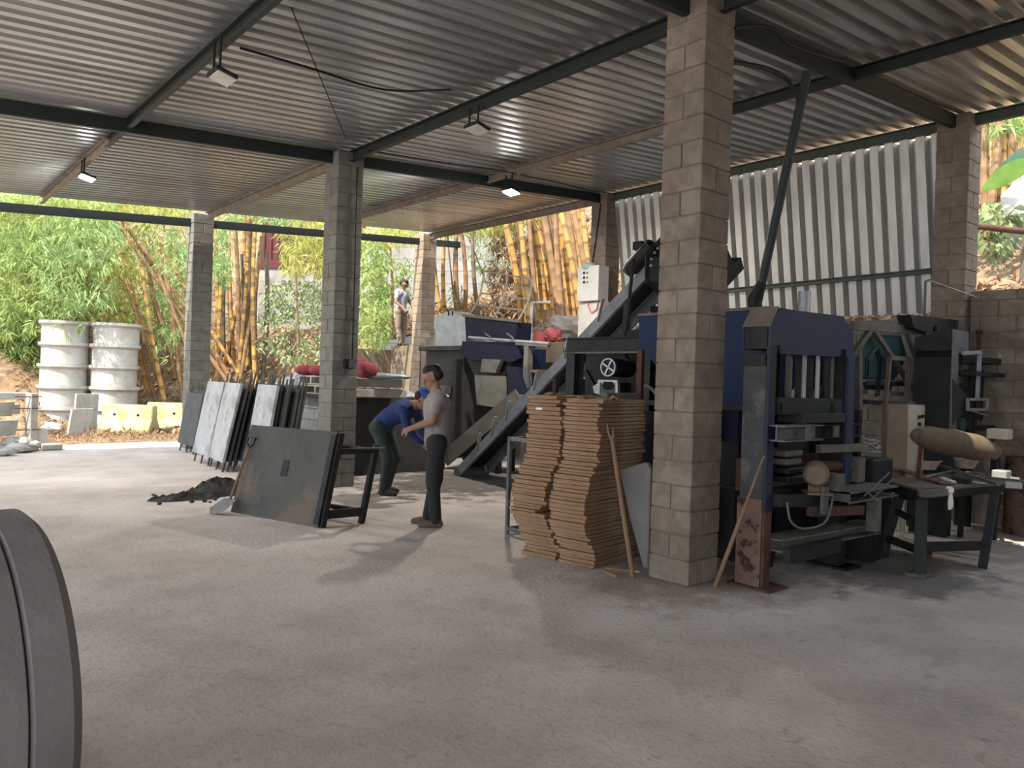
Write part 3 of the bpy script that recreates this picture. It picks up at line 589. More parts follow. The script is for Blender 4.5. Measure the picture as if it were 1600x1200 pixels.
litter('dry_leaves', 'dry brown leaves covering the terrace behind the mixer', [(lambda R: (R.uniform(11, 16), R.uniform(8, 22)), 5500), (lambda R: (R.uniform(10.95, 12.6), R.uniform(3.9, 9.8)), 2600)], 1)
litter('dry_leaves', 'dry brown leaves on the bank behind the far pillars', [(lambda R: (R.uniform(3, 10.5), R.uniform(19.5, 27)), 4500)], 2)
litter('dry_leaves', 'dry brown leaves on the ground in front of the barriers', [(lambda R: (R.uniform(1.5, 7), R.uniform(18.0, 20.5)), 3000)], 3, .5)
litter('dry_leaves', 'sunlit dry leaves on the slope beyond the right pillar', [(lambda R: (R.uniform(10.95, 14), R.uniform(.5, 5)), 2400)], 4)
foliage('dry_foliage', 'dry brown foliage between the golden canes', [(770, 335, 935, 500, 20.4, 22.5, 420), (690, 470, 800, 500, 20, 22, 60)], LEAFD, 15, cat='dry foliage', ln=(.2, .45), wd=.03)
# banana leaf, log and tarp beyond the right pillar
t = thing('banana_plant', AD(1596, 340, 12.6), 'big green banana leaf beyond the right pillar', 'banana plant')
def blade(pts, wmax, m_, nm):
    pts = [Vector(p) for p in pts]; n = len(pts); vs = []; fs = []
    for i, p in enumerate(pts):
        d = (pts[min(i+1, n-1)]-pts[max(i-1, 0)]).normalized(); s = d.cross(Vector((.6, .75, .2))).normalized(); k = wmax*sin(pi*min(.97, (i+.25)/(n-.4)))**.7
        vs += [p-s*k+Vector((0, 0, .03)), p, p+s*k+Vector((0, 0, .03))]
    for i in range(n-1): fs += [(i*3, i*3+1, i*3+4, i*3+3), (i*3+1, i*3+2, i*3+5, i*3+4)]
    MB().add(vs, fs).build(nm, m_, t, smooth=True)
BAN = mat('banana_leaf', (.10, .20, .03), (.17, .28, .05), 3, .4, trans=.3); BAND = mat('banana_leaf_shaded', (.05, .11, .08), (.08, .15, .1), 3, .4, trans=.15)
blade([AD(1535+i*12, 300-i*9+(i*i)*.35, 12.4) for i in range(8)], .16, BAN, 'leaf'); blade([AD(1555+i*9, 276-i*7, 12.6) for i in range(7)], .1, BAND, 'leaf')
p0 = AD(1605, 345, 12.7); p0.z = hill(p0.x, p0.y); MB().path([p0, AD(1612, 260, 12.6)], [.09, .07], 8).build('stem', CANED, t)
p = AD(1522, 353, 12.2); q = AD(1640, 366, 12.6); tag(MB().tube(p, q, .05, n=10).build('pipe', RUST, smooth=True), 'reddish pipe crossing behind the right pillar', 'pipe')
p = AD(1598, 370, 13.6); p.z = hill(p.x, p.y); b = MB(); b.rock((p.x+.4, p.y, p.z+.7), (.8, .5, 1.0), 9, 12, 9); tag(b.build('covered_heap', ZINC), 'grey covered heap at the right edge beyond the pillar', 'covered heap')
# ================================================================== under the roof: left and middle
RH = Vector((cos(YAW), -sin(YAW), 0)); FH = Vector((sin(YAW), cos(YAW), 0))
dD = RH*.73-FH*.683; nN = RH*-.683-FH*.73
def big_ring(cl, cdp, R, w0, w1, label, ch=.03):
    c = RH*cl+FH*cdp+Vector((0, 0, R))
    prof = [(R-.09, w0+.0), (R-ch, w0), (R, w0+ch), (R, w1-.01), (R-.01, w1), (R-.09, w1)]
    o = MB().lathe(prof, c, nN, n=72).build('culvert_ring', CONCG, smooth=True); return tag(o, label, 'concrete ring', 'big concrete rings standing at the left edge')
big_ring(-1.585, 2.55, .57, 0, .135, 'narrow grey concrete ring standing on edge in the left foreground')
big_ring(-1.585, 2.55, .57, .14, .62, 'wide grey concrete ring beside the narrow one at the left edge', .004)
big_ring(-2.02, 3.05, .52, -.02, .3, 'dark concrete ring peeking over the top of the wide ring')

# leaning mould plate with its back frame
b0 = Vector((3.27, 8.77, 0)); b1 = Vector((3.69, 7.43, 0)); t0 = AY(397, 664, 8.77); t1 = AY(527, 675, 7.43)
t = thing('mould_plate', ((b0+b1)/2), 'big dark steel mould plate leaning on its frame in front of the second pillar', 'mould plate')
nrm = (b1-b0).cross(t0-b0).normalized(); nrm = nrm if nrm.x > 0 else -nrm
MB().prism([b0, b1, t1, t0], nrm*.02).build('plate', PLATE, t, bevel=.003)
e = (b0-b1).normalized()
for f0, f1 in ((.62, .76), (.86, 1.0)):
    MB().prism([b0.lerp(t0, f0), b0.lerp(t0, f1), b0.lerp(t0, f1)+e*.05, b0.lerp(t0, f0)+e*.05], nrm*.02).build('edge_tab', PLATE, t)
fr = MB(); bk = Vector((.46, -.02, 0))
for q0, q1 in ((b0, t0), (b1, t1)):
    a = q0+nrm*.05; c = q1+nrm*.05
    fr.bar(a, c, .06, .09, (0, 1, 0)); fr.bar(a+bk+Vector((0, 0, .01)), a.lerp(c, .86)+bk, .06, .06, (0, 1, 0)); fr.bar(a.lerp(c, .14), a.lerp(c, .14)+bk, .05, .09); fr.bar(a.lerp(c, .8), a.lerp(c, .8)+bk, .05, .06)
for f in (.14, .8): fr.bar(b0.lerp(t0, f)+nrm*.05+bk, b1.lerp(t1, f)+nrm*.05+bk, .05, .05)
fr.build('back_frame', BLACK, t, bevel=.003)
MB().tube(b1.lerp(t1, .84)+nrm*.1+Vector((.1, -.03, 0)), b1.lerp(t1, .82)+bk+Vector((.12, -.05, 0)), .012, n=7).build('rod', GREYST, t)
m_ = b0.lerp(b1, .50)+(t0-b0)*.55; u_ = (t0-b0).normalized(); k_ = (b1-b0).normalized()
MB().prism([m_+u_*.1-k_*.05-nrm*.012, m_+u_*.1+k_*.05-nrm*.012, m_-u_*.08+k_*.05-nrm*.012, m_-u_*.08-k_*.05-nrm*.012], nrm*.012).build('weld_patch', BLACK, t)
MB().bar(b1.lerp(t1, .03)-nrm*.004-k_*.03, b1.lerp(t1, .97)-nrm*.004-k_*.03, .07, .02, nrm).build('side_flange', BLACK, t)
# shovel resting on it
g = b0.lerp(b1, .05)+(t0-b0)*.83-nrm*.035; s0 = b0.lerp(b1, .04)+(t0-b0)*.14-nrm*.10; tip = b0.lerp(b1, -.02)-nrm*.24; tip.z = .004; d = (g-s0).normalized()
t = thing('shovel', tip, 'shovel leaning on the left side of the mould plate', 'shovel')
MB().path([s0, s0.lerp(g, .5), g-d*.09], [.017, .016, .015], 8).build('shaft', STICKW, t, smooth=True)
s_ = d.cross(nrm).normalized(); MB().path([g-d*.1, g-d*.05+s_*.05, g+d*.02+s_*.055, g+d*.02-s_*.055, g-d*.05-s_*.05, g-d*.1], .012, 7).build('grip', BLACK, t, smooth=True)
bd = (tip-s0); sd_ = k_*.13
MB().prism([s0-sd_*.8, s0+sd_*.8, s0+sd_+bd*.7, tip+sd_*.35, tip-sd_*.35, s0-sd_+bd*.7], Vector((0, 0, .006))).build('blade', GREYST, t)
# black soil
h1 = AG(342, 772); h2 = AG(290, 779)
heap((h1.x+.05, h1.y+.1, 0), .5, .42, .19, 3, DIRT, 'black_soil_heap', 'heap of black soil left of the mould plate', 'soil', .25, 24)
heap((h2.x, h2.y, 0), .42, .24, .08, 4, DIRT, 'black_soil_heap', 'low spill of black soil trailing left from the heap', 'soil', .4, 20)
for i in range(16):
    px, py = rnd.uniform(235, 370), rnd.uniform(772, 792); g = AG(px, py); r = rnd.uniform(.012, .035); tag(MB().rock((g.x, g.y, r*.6), (r*1.2, r, r*.7), 90+i, 7, 5).build('soil_clod', DIRT), 'small black clod on the floor around the soil heap', 'soil clod', 'black clods around the soil heap')
# electrical outlet and conduit on the second pillar
t = thing('outlet_box', (X1+.25, Y2-.03, 1.72), 'small grey outlet box on the dark face of the second pillar', 'outlet box')
bx((X1+.17, Y2-.035, 1.70), (X1+.32, Y2-.002, 1.84)).build('back_box', BLACK, t, bevel=.004); bx((X1+.24, Y2-.045, 1.715), (X1+.31, Y2-.035, 1.825)).build('socket_plate', GREYST, t, bevel=.003)
tag(MB().path([(X1+.30, Y2-.015, 1.845), (X1+.30, Y2-.016, 3), (X1+.29, Y2-.02, 4.6)], .01, 6).build('conduit', BLACK), 'thin black conduit running up the second pillar', 'conduit')

# floodlights
LAMP = emis('lit_lamp_lens', (1, .98, .94), 45)
def floodlight(c, top, on, label, watts=0):
    c = Vector(c); t = thing('floodlight', (c.x, c.y, c.z), label, 'floodlight', 'floodlights under the roof')
    b = MB(); b.tube((c.x-.05, c.y-.08, c.z+.03), (c.x-.05, c.y-.08, top), .012, n=6); b.tube((c.x-.05, c.y+.08, c.z+.03), (c.x-.05, c.y+.08, top), .012, n=6); b.build('bracket', BLACK, t)
    MB().obox(c+Vector((0, 0, .02)), (.2, .26, .035), (0, .25, 0)).build('housing', BLACK, t, bevel=.006)
    MB().obox(c+Vector((.004, 0, -.004)), (.17, .23, .012), (0, .25, 0)).build('lens', LAMP if on else WHITEP, t)
    if on:
        ld = bpy.data.lights.new('lamp_light', 'AREA'); ld.shape = 'DISK'; ld.size = .2; ld.energy = watts; ld.color = (1, .95, .86)
        lo = bpy.data.objects.new('lamp_light', ld); COL.objects.link(lo); lo.parent = t; lo.location = (0, 0, -.03)
floodlight((2.4, 6.95, 4.22), 4.55, False, 'unlit floodlight hanging below the left purlin')
floodlight((X1+.2, 7.0, 4.45), 4.70, False, 'unlit floodlight under the beam between the two nearer pillars')
floodlight((2.4, 12.35, 4.30), 4.56, True, 'lit floodlight at the far end of the left purlin', 35)
floodlight((7.9, 9.5, 4.62), 4.9, True, 'lit floodlight near the beam in front of the control box pillar', 55)
# loose cables
def cable(pts, r, m_, label, name='cable'): 
    P = [Vector(p) for p in pts]; out = []
    for i in range(len(P)-1):
        a = P[max(i-1, 0)]; b_ = P[i]; c = P[i+1]; d_ = P[min(i+2, len(P)-1)]
        for k in range(6):
            f = k/6; out.append(.5*((2*b_)+(c-a)*f+(2*a-5*b_+4*c-d_)*f*f+(3*b_-a-3*c+d_)*f**3))
    out.append(P[-1]); o = MB().path(out, r, 6).build(name, m_, smooth=True); return tag(o, label, 'cable')
cable([AG(455, 12, 4.60), AG(500, 120, 4.63), AG(541, 218, 4.70)], .007, RUBBER, 'thin black wire running under the roof to the second pillar')
cable([AG(375, 75, 4.55), AG(480, 105, 4.55), AG(600, 140, 4.62), AG(705, 140, 4.66)], .012, RUBBER, 'black cable slung under the roof between the two unlit floodlights')
cable([AX(735, 160, 5.42), AX(752, 150, 5.42), AX(740, 140, 5.40)], .006, RUBBER, 'short looping wire above the unlit floodlight on the beam')
cable([AG(575, 235, 4.70), AG(700, 255, 4.78), AG(800, 270, 4.88), AG(935, 300, 5.0)], .008, RUBBER, 'thin cable running along the roof above the lit floodlight')
cable([(X1+.42, Y1+.02, 4.62), (5.9, 3.70, 4.72), (6.3, 3.68, 4.67), (7.2, 3.68, 4.80)], .016, RUBBER, 'thick black cable looping along the green beam from the big pillar')

# ------------------------------------------------------------------ stacks of boards
C0 = Vector((4.88, 4.57, 0)); U = Vector((-.172, .985, 0)); Vv = Vector((.985, .172, 0))
def prof(z): # sideways shift of the stack against height
    if z < .12: return 0
    if z < .36: return (z-.12)/.24*1.0
    if z < .62: return 1.0
    if z < .92: return 1-(z-.62)/.3
    return 0
bang = math.atan2(U.y, U.x)-pi/2
for si, (u0, wd, who) in enumerate(((0, .395, 'right'), (.405, .40, 'left'))):
    z = 0; k = 0; proto = []
    while z < (1.47 if si == 0 else 1.455):
        th = rnd.choice((.026, .031, .036, .042)); s = prof(z)
        du = (.05*s if si == 0 else .075*s)+rnd.uniform(-.012, .012); dv = -.10*s+rnd.uniform(-.018, .018); L = .77*rnd.uniform(.97, 1.02); W_ = wd-.012
        if si == 1 and rnd.random() < .12: du += .025
        if si == 1 and z > 1.36: W_ *= .9
        if si == 1 and .38 < z < .46: W_ *= .8; du += .05
        c = C0+U*(u0+wd/2+du)+Vv*(L/2+dv)
        key = th
        b = MB(); nx = 4; R = random.Random(k+si*100); half = (W_/2, L/2)
        b.obox((0, 0, th/2), (L, W_, th-.004), (0, 0, 0))
        o = b.build('board', WOOD, bevel=.003, loc=(0, 0, 0)); o.location = (c.x, c.y, z+.001); o.rotation_euler = (rnd.uniform(-.002, .002), 0, bang+rnd.uniform(-.04, .04)+(.0 if si else 0))
        tag(o, 'rough brown board in the %s stack of boards' % who if True else '', 'board', 'rough brown boards in the %s stack' % who)
        z += th; k += 1
    ZT = globals().setdefault('ZT', []); ZT.append(z); last = o; last['label'] = 'topmost rough brown board of the %s stack' % who; del last['group']; ztop = z
# scraps on top
for i, (px, py, L_, a, lab) in enumerate([(880, 627, .34, .3, 'long piece of curled bark on top of the right board stack'), (862, 632, .2, -.2, 'short bark scrap on top of the left board stack'), (905, 624, .22, .6, 'bark scrap beside the grey bar on top of the right board stack')]):
    g = (C0+U*(.22, .60, .06)[i]+Vv*(.10, .14, .30)[i]); g.z = ZT[1 if i == 1 else 0]+.006; b = MB()
    pts = [g+Vector((cos(a+bang)*L_*(f-.5), sin(a+bang)*L_*(f-.5), .015*sin(f*9))) for f in (0, .25, .5, .75, 1)]
    vs = []
    for p in pts: vs += [p+Vector((0, -.045, 0)), p+Vector((0, 0, .02)), p+Vector((0, .045, 0)), p+Vector((0, .045, -.01)), p+Vector((0, 0, .01)), p+Vector((0, -.045, -.01))]
    fs = [(i*6+j, i*6+(j+1) % 6, i*6+6+(j+1) % 6, i*6+6+j) for i in range(4) for j in range(6)]+[(0, 1, 2, 3, 4, 5), (29, 28, 27, 26, 25, 24)]
    tag(b.add(vs, fs).build('bark_scrap', WOOD), lab, 'bark')
a = C0+U*.16+Vv*.30; c = C0+U*.10+Vv*.80; a.z = c.z = ZT[0]+.03; tag(MB().bar(a, c, .07, .05).build('metal_bar', DUSTST, bevel=.003), 'dusty grey bar lying on top of the right board stack', 'metal bar')
# steel trestle left of the boards
t = thing('steel_trestle', (5.5, 5.95, 0), 'thin grey steel trestle just left of the board stacks', 'trestle')
xa, xb, ya, yb, zt = 5.2, 5.95, 5.72, 6.14, 1.02
for x in (xa, xb):
    for y in (ya, yb): MB().box((x-.018, y-.018, 0), (x+.018, y+.018, zt)).build('leg', GREYST, t)
for z, nm in ((zt-.02, 'top_rails'), (.06, 'bottom_rails')):
    b = MB()
    for y in (ya, yb): b.box((xa, y-.016, z-.018), (xb, y+.016, z+.018))
    for x in (xa, xb): b.box((x-.016, ya, z-.018), (x+.016, yb, z+.018))
    b.build(nm, GREYST, t)
# pole with a forked end, slab, scraps, rusty post
p = AG(989, 902)+Vector((0, 0, .0)); q = AD(957, 690, 6.62); d = (q-p).normalized()
t = thing('forked_pole', p, 'wooden pole with a forked top leaning on the board stack', 'pole')
MB().path([p, p.lerp(q, .3), p.lerp(q, .7), q], [.017, .021, .02, .018], 8).build('shaft', STICKW, t, smooth=True)
sx = RH*.022; MB().path([q, q+d*.07-sx, q+d*.16-sx*1.1], [.012, .01, .005], 6).build('prong', STICKW, t); MB().path([q, q+d*.06+sx*.7, q+d*.13+sx], [.012, .01, .005], 6).build('prong', STICKW, t)
pts = [AX(x, y, 5.28) for x, y in ((967, 734), (1009, 722), (1016, 735), (1012, 893), (1004, 893), (984, 812))]; pts[3].z = pts[4].z = .0
tag(MB().prism(pts, Vector((.06, .0, 0))).build('stone_slab', CONCG, bevel=.01), 'tapering grey slab standing between the board stacks and the brown pillar', 'slab')
for i, ((x0, y0), (x1, y1), lab) in enumerate([((946, 888), (1000, 893), 'thin reddish stick on the floor behind the forked pole'), ((945, 892), (965, 901), 'short wooden offcut on the floor beside the forked pole')]):
    a = AG(x0, y0, .012); c = AG(x1, y1, .012); tag(MB().bar(a, c, .03 if i else .018, .02).build('wood_offcut', WOOD), lab, 'offcut')
p = AD(996, 720, 7.9); p.z = 0; q = AD(997, 546, 7.9)
tag(MB().bar((p.x, p.y, 0), (p.x, p.y, q.z), .06, .06, (1, .2, 0)).build('rusty_post', RUST, bevel=.004), 'rusty red post standing behind the board stacks', 'post')
# glove and white wood chip
g = AX(806, 624, 8.64); b = MB(); b.ball(g, (.05, .05, .035), 10, 6)
for i in range(4): b.tube(g, g+RH*(.10+.01*(i % 2))+Vector((0, 0, .05-.03*i)), .014, .011, 6)
tag(b.build('glove', RAG, smooth=True, loc=tuple(g)), 'pale work glove lying at the top of the wooden chute', 'glove')
a = C0+U*.66-Vv*.0; a.z = 1.36; tag(MB().obox(a, (.02, .07, .02), (0, 0, bang)).build('paper_scrap', RAG), 'small pale scrap stuck between boards of the left stack', 'scrap')
# ================================================================== machines
def lab_thing(name, p, label, cat, group=None): return thing(name, (p[0], p[1], p[2] if len(p) > 2 else 0), label, cat, group)
# ---- pan mixer by the platform
t = lab_thing('concrete_mixer', (9.7, 12.0, 0), 'navy concrete mixer with hopper below the steel grille', 'mixer')
def quad_box(name, m_, pts, depth, par, bevel=.004): return MB().prism(pts, depth).build(name, m_, par, bevel=bevel)
X_ = 9.45
quad_box('hopper', NAVY, [AX(*q, X_) for q in ((726, 494), (808, 503), (806, 530), (728, 528))], Vector((.38, 0, 0)), t)
b = MB(); b.bar(AX(724, 493, X_), AX(812, 502, X_), .05, .05); b.build('hopper_rim', DUSTST, t)
quad_box('drum', NAVY, [AX(*q, X_-.1) for q in ((722, 533), (808, 535), (812, 560), (800, 566), (730, 562), (720, 552))], Vector((.45, 0, 0)), t)
quad_box('drum_belly', BLACK, [AX(*q, X_) for q in ((730, 562), (800, 566), (786, 592), (742, 590))], Vector((.45, 0, 0)), t)
b = MB(); b.tube(AX(733, 527, X_-.13), AX(858, 537, X_-.13), .028, n=8); b.build('rail', ZINC, t)
for x0 in (764, 798): MB().path([AX(x0-6, 521, X_-.16), AX(x0+2, 527, X_-.17), AX(x0+4, 531, X_-.16)], .018, 6).build('clamp', GREYST, t)
bx((9.3, 12.75, 0), (9.42, 12.87, 2.0)).build('leg', BLACK, t); bx((9.3, 10.55, 0), (9.42, 10.67, 2.25)).build('leg', GREYST, t); bx((9.75, 12.75, 0), (9.86, 12.87, 2.0)).build('leg', BLACK, t); bx((10.3, 10.55, 0), (10.42, 10.67, 2.25)).build('leg', BLACK, t)
for dx in (-.1, .8): MB().bar(AX(808, 537, X_+dx), AX(858, 540, X_+dx), .09, .05).build('deck_rail', DUSTST, t)
quad_box('motor_cover', BLUEH, [AX(*q, X_+.05) for q in ((816, 543), (835, 545), (834, 574), (816, 573))], Vector((.3, 0, 0)), t)
b = MB(); b.bar(AX(806, 579, X_-.05), AX(838, 580, X_-.05), .06, .05); b.bar(AX(822, 582, X_-.05), AX(821, 612, X_-.05), .04, .04); b.build('step', DUSTST, t)
quad_box('discharge_plate', NAVY, [AX(*q, 9.2) for q in ((790, 572), (806, 574), (828, 640), (800, 644))], Vector((.25, 0, 0)), t)
quad_box('discharge_gate', DUSTST, [AX(*q, 9.28) for q in ((753, 561), (782, 562), (774, 583), (750, 581))], Vector((.1, 0, 0)), t)
fl = [AX(*q, 9.22) for q in ((741, 586), (790, 588), (790, 632), (776, 637), (745, 632))]; MB().prism(fl, Vector((.03, 0, 0))).build('rubber_flap', mat('dusty_flap', (.16, .145, .12), (.11, .10, .085), 4, .95), t)
bx((9.2, 13.0, 1.25), (9.45, 13.35, 1.45)).build('bracket', DUSTST, t)
# sheet metal cover
X_c = 9.55; pts = [AX(*q, X_c) for q in ((678, 496), (702, 485), (728, 497), (728, 541), (681, 541))]
t = lab_thing('sheet_cover', pts[4], 'pointed galvanised sheet cover left of the navy mixer hopper', 'metal cover')
MB().prism(pts, Vector((.5, 0, 0))).build('shell', ZINC, t, bevel=.004)
for x in (700, 706): MB().prism([AX(x, 486, X_c-.005), AX(x+2, 486, X_c-.005), AX(x+2, 493, X_c-.005), AX(x, 493, X_c-.005)], Vector((-.004, 0, 0))).build('slot', DARK, t)
b = MB(); q = AX(705, 541, X_c); b.box((9.35, q.y-.8, q.z-.1), (10.6, q.y+.95, q.z-.005)); tag(b.build('shelf_slab', DKCONC, bevel=.01), 'dark slab carrying the galvanised sheet cover', 'slab')
b = bx((9.45, q.y-.6, 0), (10.6, q.y+.8, q.z-.1)); tag(b.build('mixer_plinth', DKCONC, bevel=.01), 'dark concrete plinth under the sheet cover', 'plinth')
# steel grille standing on the hopper
t = lab_thing('steel_grille', AX(770, 497, 9.9), 'bent steel bar grille standing up behind the mixer hopper', 'grille')
Lr = [(756, 424), (754, 440), (751, 458), (744, 476), (733, 493)]; Rr = [(831, 436), (830, 452), (826, 468), (819, 485), (809, 501)]; Mr = [(793, 430), (791, 446), (788, 463), (781, 481), (771, 497)]
xg = [10.25, 10.25, 10.2, 10.1, 9.9]
b = MB()
for rail in (Lr, Rr, Mr): b.path([AX(*q, X) for q, X in zip(rail, xg)], .02, 6)
for (l, r_), X in zip(zip(Lr, Rr), xg): b.tube(AX(*l, X), AX(*r_, X), .02, n=6)
b.build('bars', mat('worn_steel', (.42, .38, .33), (.3, .26, .22), 6, .6, metal=.3), t, smooth=True)
# wooden chute
p = AX(708, 716, 8.2); q = AX(824, 618, 8.75); d = (q-p).normalized(); sN = Vector((d.y, -d.x, 0)).normalized()
t = lab_thing('wooden_chute', p, 'inclined dusty chute running down to the floor left of the conveyor', 'chute')
CH = mat('chute_wood', (.12, .105, .085), (.08, .07, .06), 4, .9)
MB().bar(p+sN*-.3, q+sN*-.3, .05, .26).build('side_board', CH, t); MB().bar(p+sN*.3, q+sN*.3, .05, .26).build('side_board', CH, t); MB().bar(p+Vector((0, 0, -.0)), q, .6, .03).build('bed', DUSTST, t)
b = MB(); b.bar(q-d*.5+sN*.25+Vector((0, 0, -.1)), Vector(((q-d*.5).x, (q-d*.5).y, 0))+sN*.25, .08); b.bar(q-d*.5-sN*.25+Vector((0, 0, -.1)), Vector(((q-d*.5).x, (q-d*.5).y, 0))-sN*.25, .08); b.build('legs', BLACK, t)

# ---- inclined conveyor
p = AG(737, 742)+Vector((0, 0, .05)); q = Vector((7.62, 5.9, 3.2)); d = (q-p).normalized(); sC = Vector((-d.y, d.x, 0)).normalized()   # sC points away from the viewer side
if sC.x > 0: sC = -sC
t = lab_thing('belt_conveyor', (p.x, p.y, 0), 'long grey inclined conveyor rising behind the brown pillar', 'conveyor')
for s in (-1, 1): MB().chan(p+sC*.27*s, q+sC*.27*s, .05, .15, s).build('side_channel', mat('conveyor_grey', (.22, .235, .25), (.16, .165, .17), 4, .6, metal=.3), t)
MB().bar(p+Vector((0, 0, .09)), q+Vector((0, 0, .09)), .46, .02).build('belt', RUBBER, t)
for f in (.13, .22, .3, .45, .6, .75): 
    c = p.lerp(q, f); u_ = sC.cross(d); MB().bar(c+sC*.3, c+sC*.3+Vector((0, 0, .24))+d*.1, .05, .016, d).build('idler_bracket', ZINC, t)
MB().tube(p+sC*-.3, p+sC*.3, .09, n=14).build('tail_roller', GREYST, t); MB().tube(q+sC*-.3, q+sC*.3, .11, n=14).build('head_roller', BLACK, t)
for f in (.55, .86):
    c = p.lerp(q, f)
    for s in (-1, 1): MB().bar(c+sC*.25*s+Vector((0, 0, -.12)), (c.x+sC.x*.3*s, c.y+sC.y*.3*s, 0), .07).build('leg', BLACK, t)
# head drive: motor, hood
c = p.lerp(q, .925)+sC*.34+Vector((0, 0, .2))
mt = MB(); mt.path([c-d*.22, c-d*.17, c+d*.18, c+d*.24], [.08, .105, .105, .09], 16); m0 = mt.build('drive_motor', BLACK, t, smooth=True)
MB().tube(c-d*.25, c-d*.22, .085, n=14).build('fan_cover', TEAL, m0); bx((c.x-.07, c.y-.07, c.z+.1), (c.x+.05, c.y+.07, c.z+.2)).build('terminal_box', BLACK, m0)
a = AY(993, 433, 6.1); hp = [AY(*k, 6.0) for k in ((1008, 395), (1034, 368), (1036, 425), (1010, 444))]
MB().prism(hp, Vector((.02, .02, 0))).build('guard', BLACK, t)
gg = MB()
for kx, ky in ((1018, 405), (1023, 395), (1028, 400), (1022, 412), (1028, 388), (1017, 415)): gg.ball(AY(kx, ky, 5.985), .022, 8, 6)
gg.build('guard_grille', ZINC, t)
hp = [AY(*k, 5.6) for k in ((1075, 400), (1110, 375), (1137, 388), (1146, 410), (1158, 402), (1163, 420), (1137, 448), (1100, 465), (1075, 440))]
MB().prism(hp, Vector((-.25, .45, 0))).build('head_hood', BLACK, t, bevel=.004)
cable([AY(990, 405, 6.05), AY(985, 450, 6.05), AY(980, 500, 6.05), AY(975, 545, 6.05), AY(990, 575, 6.05), AY(1003, 600, 6.0)], .022, RUBBER, 'thick black cable hanging from the conveyor drive')

# ---- feed hopper and its frame
t = lab_thing('batch_hopper', (6.9, 4.9, 0), 'big dark blue hopper behind the brown pillar', 'hopper')
rim = [(6.5, 3.98), (7.6, 3.98), (7.6, 5.55), (6.5, 5.55)]; low = [(6.55, 4.28), (7.2, 4.28), (7.2, 4.85), (6.55, 4.85)]
b = MB(); vs = [(x, y, 2.36) for x, y in rim]+[(x, y, 2.05) for x, y in rim]+[(x, y, 1.38) for x, y in low]+[(x, y, 2.36) for x, y in [(6.54, 4.02), (7.56, 4.02), (7.56, 5.51), (6.54, 5.51)]]+[(6.9, 4.5, 1.5), (7.1, 4.5, 1.5), (7.1, 4.7, 1.5), (6.9, 4.7, 1.5)]
fs = []
for i in range(4):
    j = (i+1) % 4; fs += [(i, j, 4+j, 4+i), (4+i, 4+j, 8+j, 8+i), (j, i, 12+i, 12+j), (12+j, 12+i, 16+i, 16+j)]
fs += [(8, 9, 10, 11), (16, 17, 18, 19)]
b.add(vs, fs).build('bin', BLUEH, t)
b = MB()
for i in range(4): b.bar((*rim[i], 2.37), (*rim[(i+1) % 4], 2.37), .05, .03)
b.build('rim', DUSTST, t)
MB().prism([(7.02, 5.5, 2.32), (7.02, 4.3, 1.3), (7.02, 6.85, 1.3), (7.02, 6.85, 2.0), (7.02, 6.2, 2.25)], (.02, 0, 0)).build('side_panel', BLACK, t); bx((6.2, 4.05, 0), (7.5, 5.2, 1.34)).build('dark_filler', BLACK, t, bevel=.01)  # the last black box is added to fill the gap with dark
MB().ibeam((6.6, 6.76, 2.06), (6.6, 3.9, 2.06), .12, .17).build('frame_beam', BLACK, t); MB().ibeam((7.6, 6.76, 2.06), (7.6, 3.9, 2.06), .12, .17).build('frame_beam', BLACK, t)
MB().bar((6.55, 6.76, 1.965), (6.55, 3.95, 1.965), .05, .02).build('ledge', DUSTST, t)
for x in (6.6, 7.6):
    for y in (6.62, 5.46, 4.0): MB().ibeam((x, y, 0), (x, y, 1.97), .14, .16, .014, (1, 0, 0)).build('leg', DGREY if y > 6 else BLACK, t)
b = MB(); b.bar((6.6, 6.5, 1.42), (6.6, 4.0, 1.42), .3, .05); b.bar((6.6, 6.5, 1.42), (7.6, 6.5, 1.42), .1, .05); b.bar((7.1, 6.4, 1.4), (7.1, 4.1, 1.4), .9, .03); b.build('motor_platform', BLACK, t)
b = MB(); b.bar((6.62, 6.45, 1.75), (6.62, 5.9, 1.05), .05); b.build('brace', BLACK, t)
MB().prism([(6.62, 5.42, 2.18), (6.62, 5.24, 2.18), (6.62, 5.24, 1.98), (6.62, 5.42, 1.98)], (-.1, 0, 0)).build('bearing_block', GREYST, t)
# motor with gearbox on the platform
c = AX(953, 574, 6.45); ax = Vector((.97, .1, 0)).normalized(); sm = Vector((-ax.y, ax.x, 0))
t = lab_thing('electric_motor', (c.x, c.y, 1.45), 'dark electric motor on a grey gearbox below the hopper frame', 'motor')
MB().path([c-ax*.02, c, c+ax*.36, c+ax*.40], [.085, .105, .105, .08], 20).build('body', BLACK, t, smooth=True)
b = MB(); b.lathe([(.105, 0), (.105, .02), (.09, .02), (.09, 0)], c-ax*.04, ax, 20)
for k in range(4): a = k*pi/2+.5; b.bar(c-ax*.03, c-ax*.03+(sm*cos(a)+Vector((0, 0, 1))*sin(a))*.1, .02, .012, ax)
b.build('fan_grille', ZINC, t)
z0 = 1.45; g = Vector((c.x, c.y, 0))-ax*.02
pl = [(-.14, .06), (-.10, -.02), (-.10, .0)]
w2 = lambda a, z: g+sm*a+Vector((0, 0, z))
b = MB(); out = [w2(.15, z0+.2), w2(-.12, z0+.2), w2(-.14, z0), w2(-.06, z0), w2(-.05, z0+.06), w2(.08, z0+.02), w2(.2, z0+.05), w2(.22, z0+.12), w2(.15, z0+.16)]
b.prism(out, ax*.05); b.build('gearbox_flange', ZINC, t); MB().prism([w2(.12, z0+.17), w2(-.1, z0+.17), w2(-.1, z0), w2(.12, z0)], ax*.3).build('gearbox', BLACK, t)
